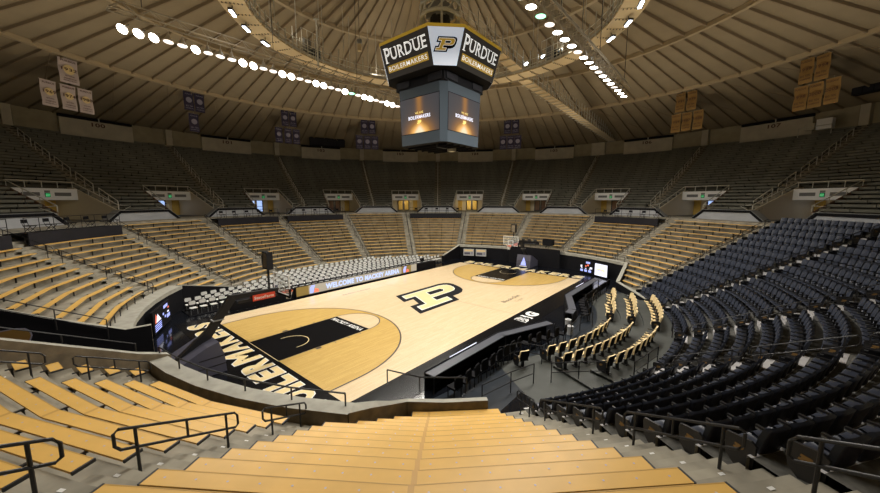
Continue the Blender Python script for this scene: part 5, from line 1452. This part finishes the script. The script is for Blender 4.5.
# camera deck at the far tunnel with a black camera
t = thing('television_camera', P(46.5, 19.3, 2.25), rot_in(46.5), 'black covered television camera on the deck over the far tunnel', 'camera')
m_ = MB(['black']); m_.bevbox((0, 0, .75), (1.3, .6, .8), .12, 'black'); m_.build('body', t)
m_ = MB(['bmetal']); 
for q in range(3): m_.tube([(0, 0, .4), (.4 * cos(q * 2.1), .35 * sin(q * 2.1), 0)], .03, 'bmetal', 5)
m_.build('tripod', t)
path_rail([P(a, 18.95, 2.25) for a in (32, 36, 40, 44)], .85, 'black railing on the deck over the far tunnel')
m_ = MB(['black']); m_.box((0, 0, .45), (3.4, .3, .35), 'black'); 
for q in range(4): m_.box((-1.2 + q * .8, .1, .75), (.35, .2, .35), 'bmetal')
o = m_.build('camera_rig'); o.location = P(37.5, 19.45, 2.25); o.rotation_euler = (0, 0, rot_in(37.5)); tag(o, 'low dark rack of equipment on the deck over the far tunnel', 'equipment')

# ================================================================== BASKET STANDS
def stanchion(s):
    which = 'near' if s < 0 else 'far'
    t = thing('basketball_stand', cw(0, 0, 0), court_rot(0 if s < 0 else pi), '%s portable basketball stand with glass backboard and padded black base' % which, 'basketball stand', 'basketball stands')
    # local coordinates as at the near end (x negative)
    m_ = MB(['pad']); prof = [(-16.38, .03), (-16.42, .8), (-16.62, 1.55), (-17.1, 1.42), (-18.9, .55), (-18.95, .03)]
    m_.prism([(x, -.9, z) for x, z in prof], (0, 1.8, 0), 'pad')
    for z in (.45, .85): m_.box((-17.3 + .35 * (z > .5), -.905, z), (1.8 - .75 * (z > .5), .015, .03), 'bmetal'); m_.box((-16.3 - (z - .03) * .09, 0, z), (.03, 1.57, .02), 'bmetal')
    m_.build('base_pad', t)
    if s > 0:
        d_ = MB(['white']); d_.poly([(-16.27, -.3, .3), (-16.27, .45, .3), (-16.36, .3, .75), (-16.55, 0, 1.3)], 'ledb'); d_.box((-16.26, .05, .2), (.02, 1.0, .12), 'white'); d_.build('base_decal', t)
    m_ = MB(['bmetal'])
    def beam(p0, p1, w_, h_, key='bmetal'):
        p0, p1 = Vector(p0), Vector(p1); d = (p1 - p0).normalized(); y = Vector((0, 1, 0)) * (w_ / 2); u = d.cross(Vector((0, 1, 0))).normalized() * (h_ / 2)
        m_.hexa([p0 - y - u, p1 - y - u, p1 + y - u, p0 + y - u, p0 - y + u, p1 - y + u, p1 + y + u, p0 + y + u], key)
    beam((-17.0, 0, 1.45), (-15.62, 0, 3.32), .28, .34); m_.build('main_post', t); m_ = MB(['bmetal'])
    beam((-15.75, 0, 3.32), (-13.35, 0, 3.26), .22, .24); beam((-15.4, 0, 3.0), (-13.4, 0, 3.0), .16, .12); m_.build('boom', t); m_ = MB(['bmetal'])
    beam((-18.6, -.1, .4), (-16.6, -.0, 1.95), .30, .32); m_.build('brace', t); m_ = MB(['white'])
    m_.box((-16.35, 0, 2.35), (.5, .4, .05), 'gmetal'); m_.build('bracket', t)
    m_ = MB(['red']); m_.box((-14.15, -.16, 3.08), (1.15, .06, .30), 'red'); text(m_, 'StateFarm', 'white', (-14.65, -.195, 3.0), (1, 0, 0), (0, 0, 1), 1.0, .15, .02); m_.box((-14.15, .16, 3.08), (1.15, .06, .30), 'red'); m_.build('sponsor_pad', t)
    # backboard
    m_ = MB(['glass']); m_.box((-13.11, 0, 3.54), (.02, 1.80, 1.05), 'glass'); bb = m_.build('backboard', t)
    m_ = MB(['white'])
    for y in (-.915, .915): m_.box((-13.11, y, 3.54), (.05, .05, 1.10), 'white')
    for z in (3.0, 4.08): m_.box((-13.11, 0, z), (.05, 1.86, .05), 'white')
    m_.build('board_frame', bb); m_ = MB(['white'])
    for y in (-.3, .3): m_.box((-13.095, y, 3.38), (.012, .05, .46), 'white')
    for z in (3.15, 3.61): m_.box((-13.095, 0, z), (.012, .65, .05), 'white')
    m_.build('target_square', bb)
    m_ = MB(['black']); m_.box((-13.11, 0, 2.95), (.10, 1.9, .10), 'black'); m_.box((-13.11, -.95, 3.2), (.1, .06, .4), 'black'); m_.box((-13.11, .95, 3.2), (.1, .06, .4), 'black'); m_.build('edge_pad', bb)
    m_ = MB(['rim']); m_.tube([(-12.74 + .23 * cos(2 * pi * q / 20), .23 * sin(2 * pi * q / 20), 3.05) for q in range(20)], .018, 'rim', 6, closed=True); m_.box((-13.02, 0, 3.03), (.14, .2, .06), 'rim'); m_.box((-13.0, 0, 2.95), (.06, .25, .14), 'rim'); m_.build('rim', t)
    m_ = MB(['net'])
    for q in range(12):
        a_ = 2 * pi * q / 12; b_ = a_ + pi / 12
        pts = [(-12.74 + rr_ * cos(a_ + (w_ % 2) * pi / 12), rr_ * sin(a_ + (w_ % 2) * pi / 12), z) for w_, (rr_, z) in enumerate(((.225, 3.04), (.20, 2.94), (.165, 2.84), (.135, 2.74), (.12, 2.62)))]
        m_.tube(pts, .008, 'net', 3); pts = [(-12.74 + rr_ * cos(a_ - (w_ % 2) * pi / 12), rr_ * sin(a_ - (w_ % 2) * pi / 12), z) for w_, (rr_, z) in enumerate(((.225, 3.04), (.20, 2.94), (.165, 2.84), (.135, 2.74), (.12, 2.62)))]; m_.tube(pts, .008, 'net', 3)
    m_.build('net', t)
    # shot clock
    m_ = MB(['bmetal']); m_.box((-13.78, 0, 3.9), (.09, .09, 1.3), 'bmetal'); m_.build('clock_post', t)
    m_ = MB(['black']); m_.box((-13.78, 0, 4.95), (.24, .56, .92), 'black')
    for y in (-.27, .27): m_.box((-13.78, y, 4.95), (.32, .05, .95), 'bmetal')
    sc2 = m_.build('shot_clock', t)
    m_ = MB(['skirt']); m_.box((-13.63, 0, 4.95), (.01, .44, .78), 'concrete_dk'); m_.box((-13.92, 0, 4.95), (.01, .44, .78), 'concrete_dk'); m_.build('clock_face', sc2)
stanchion(-1); stanchion(1)
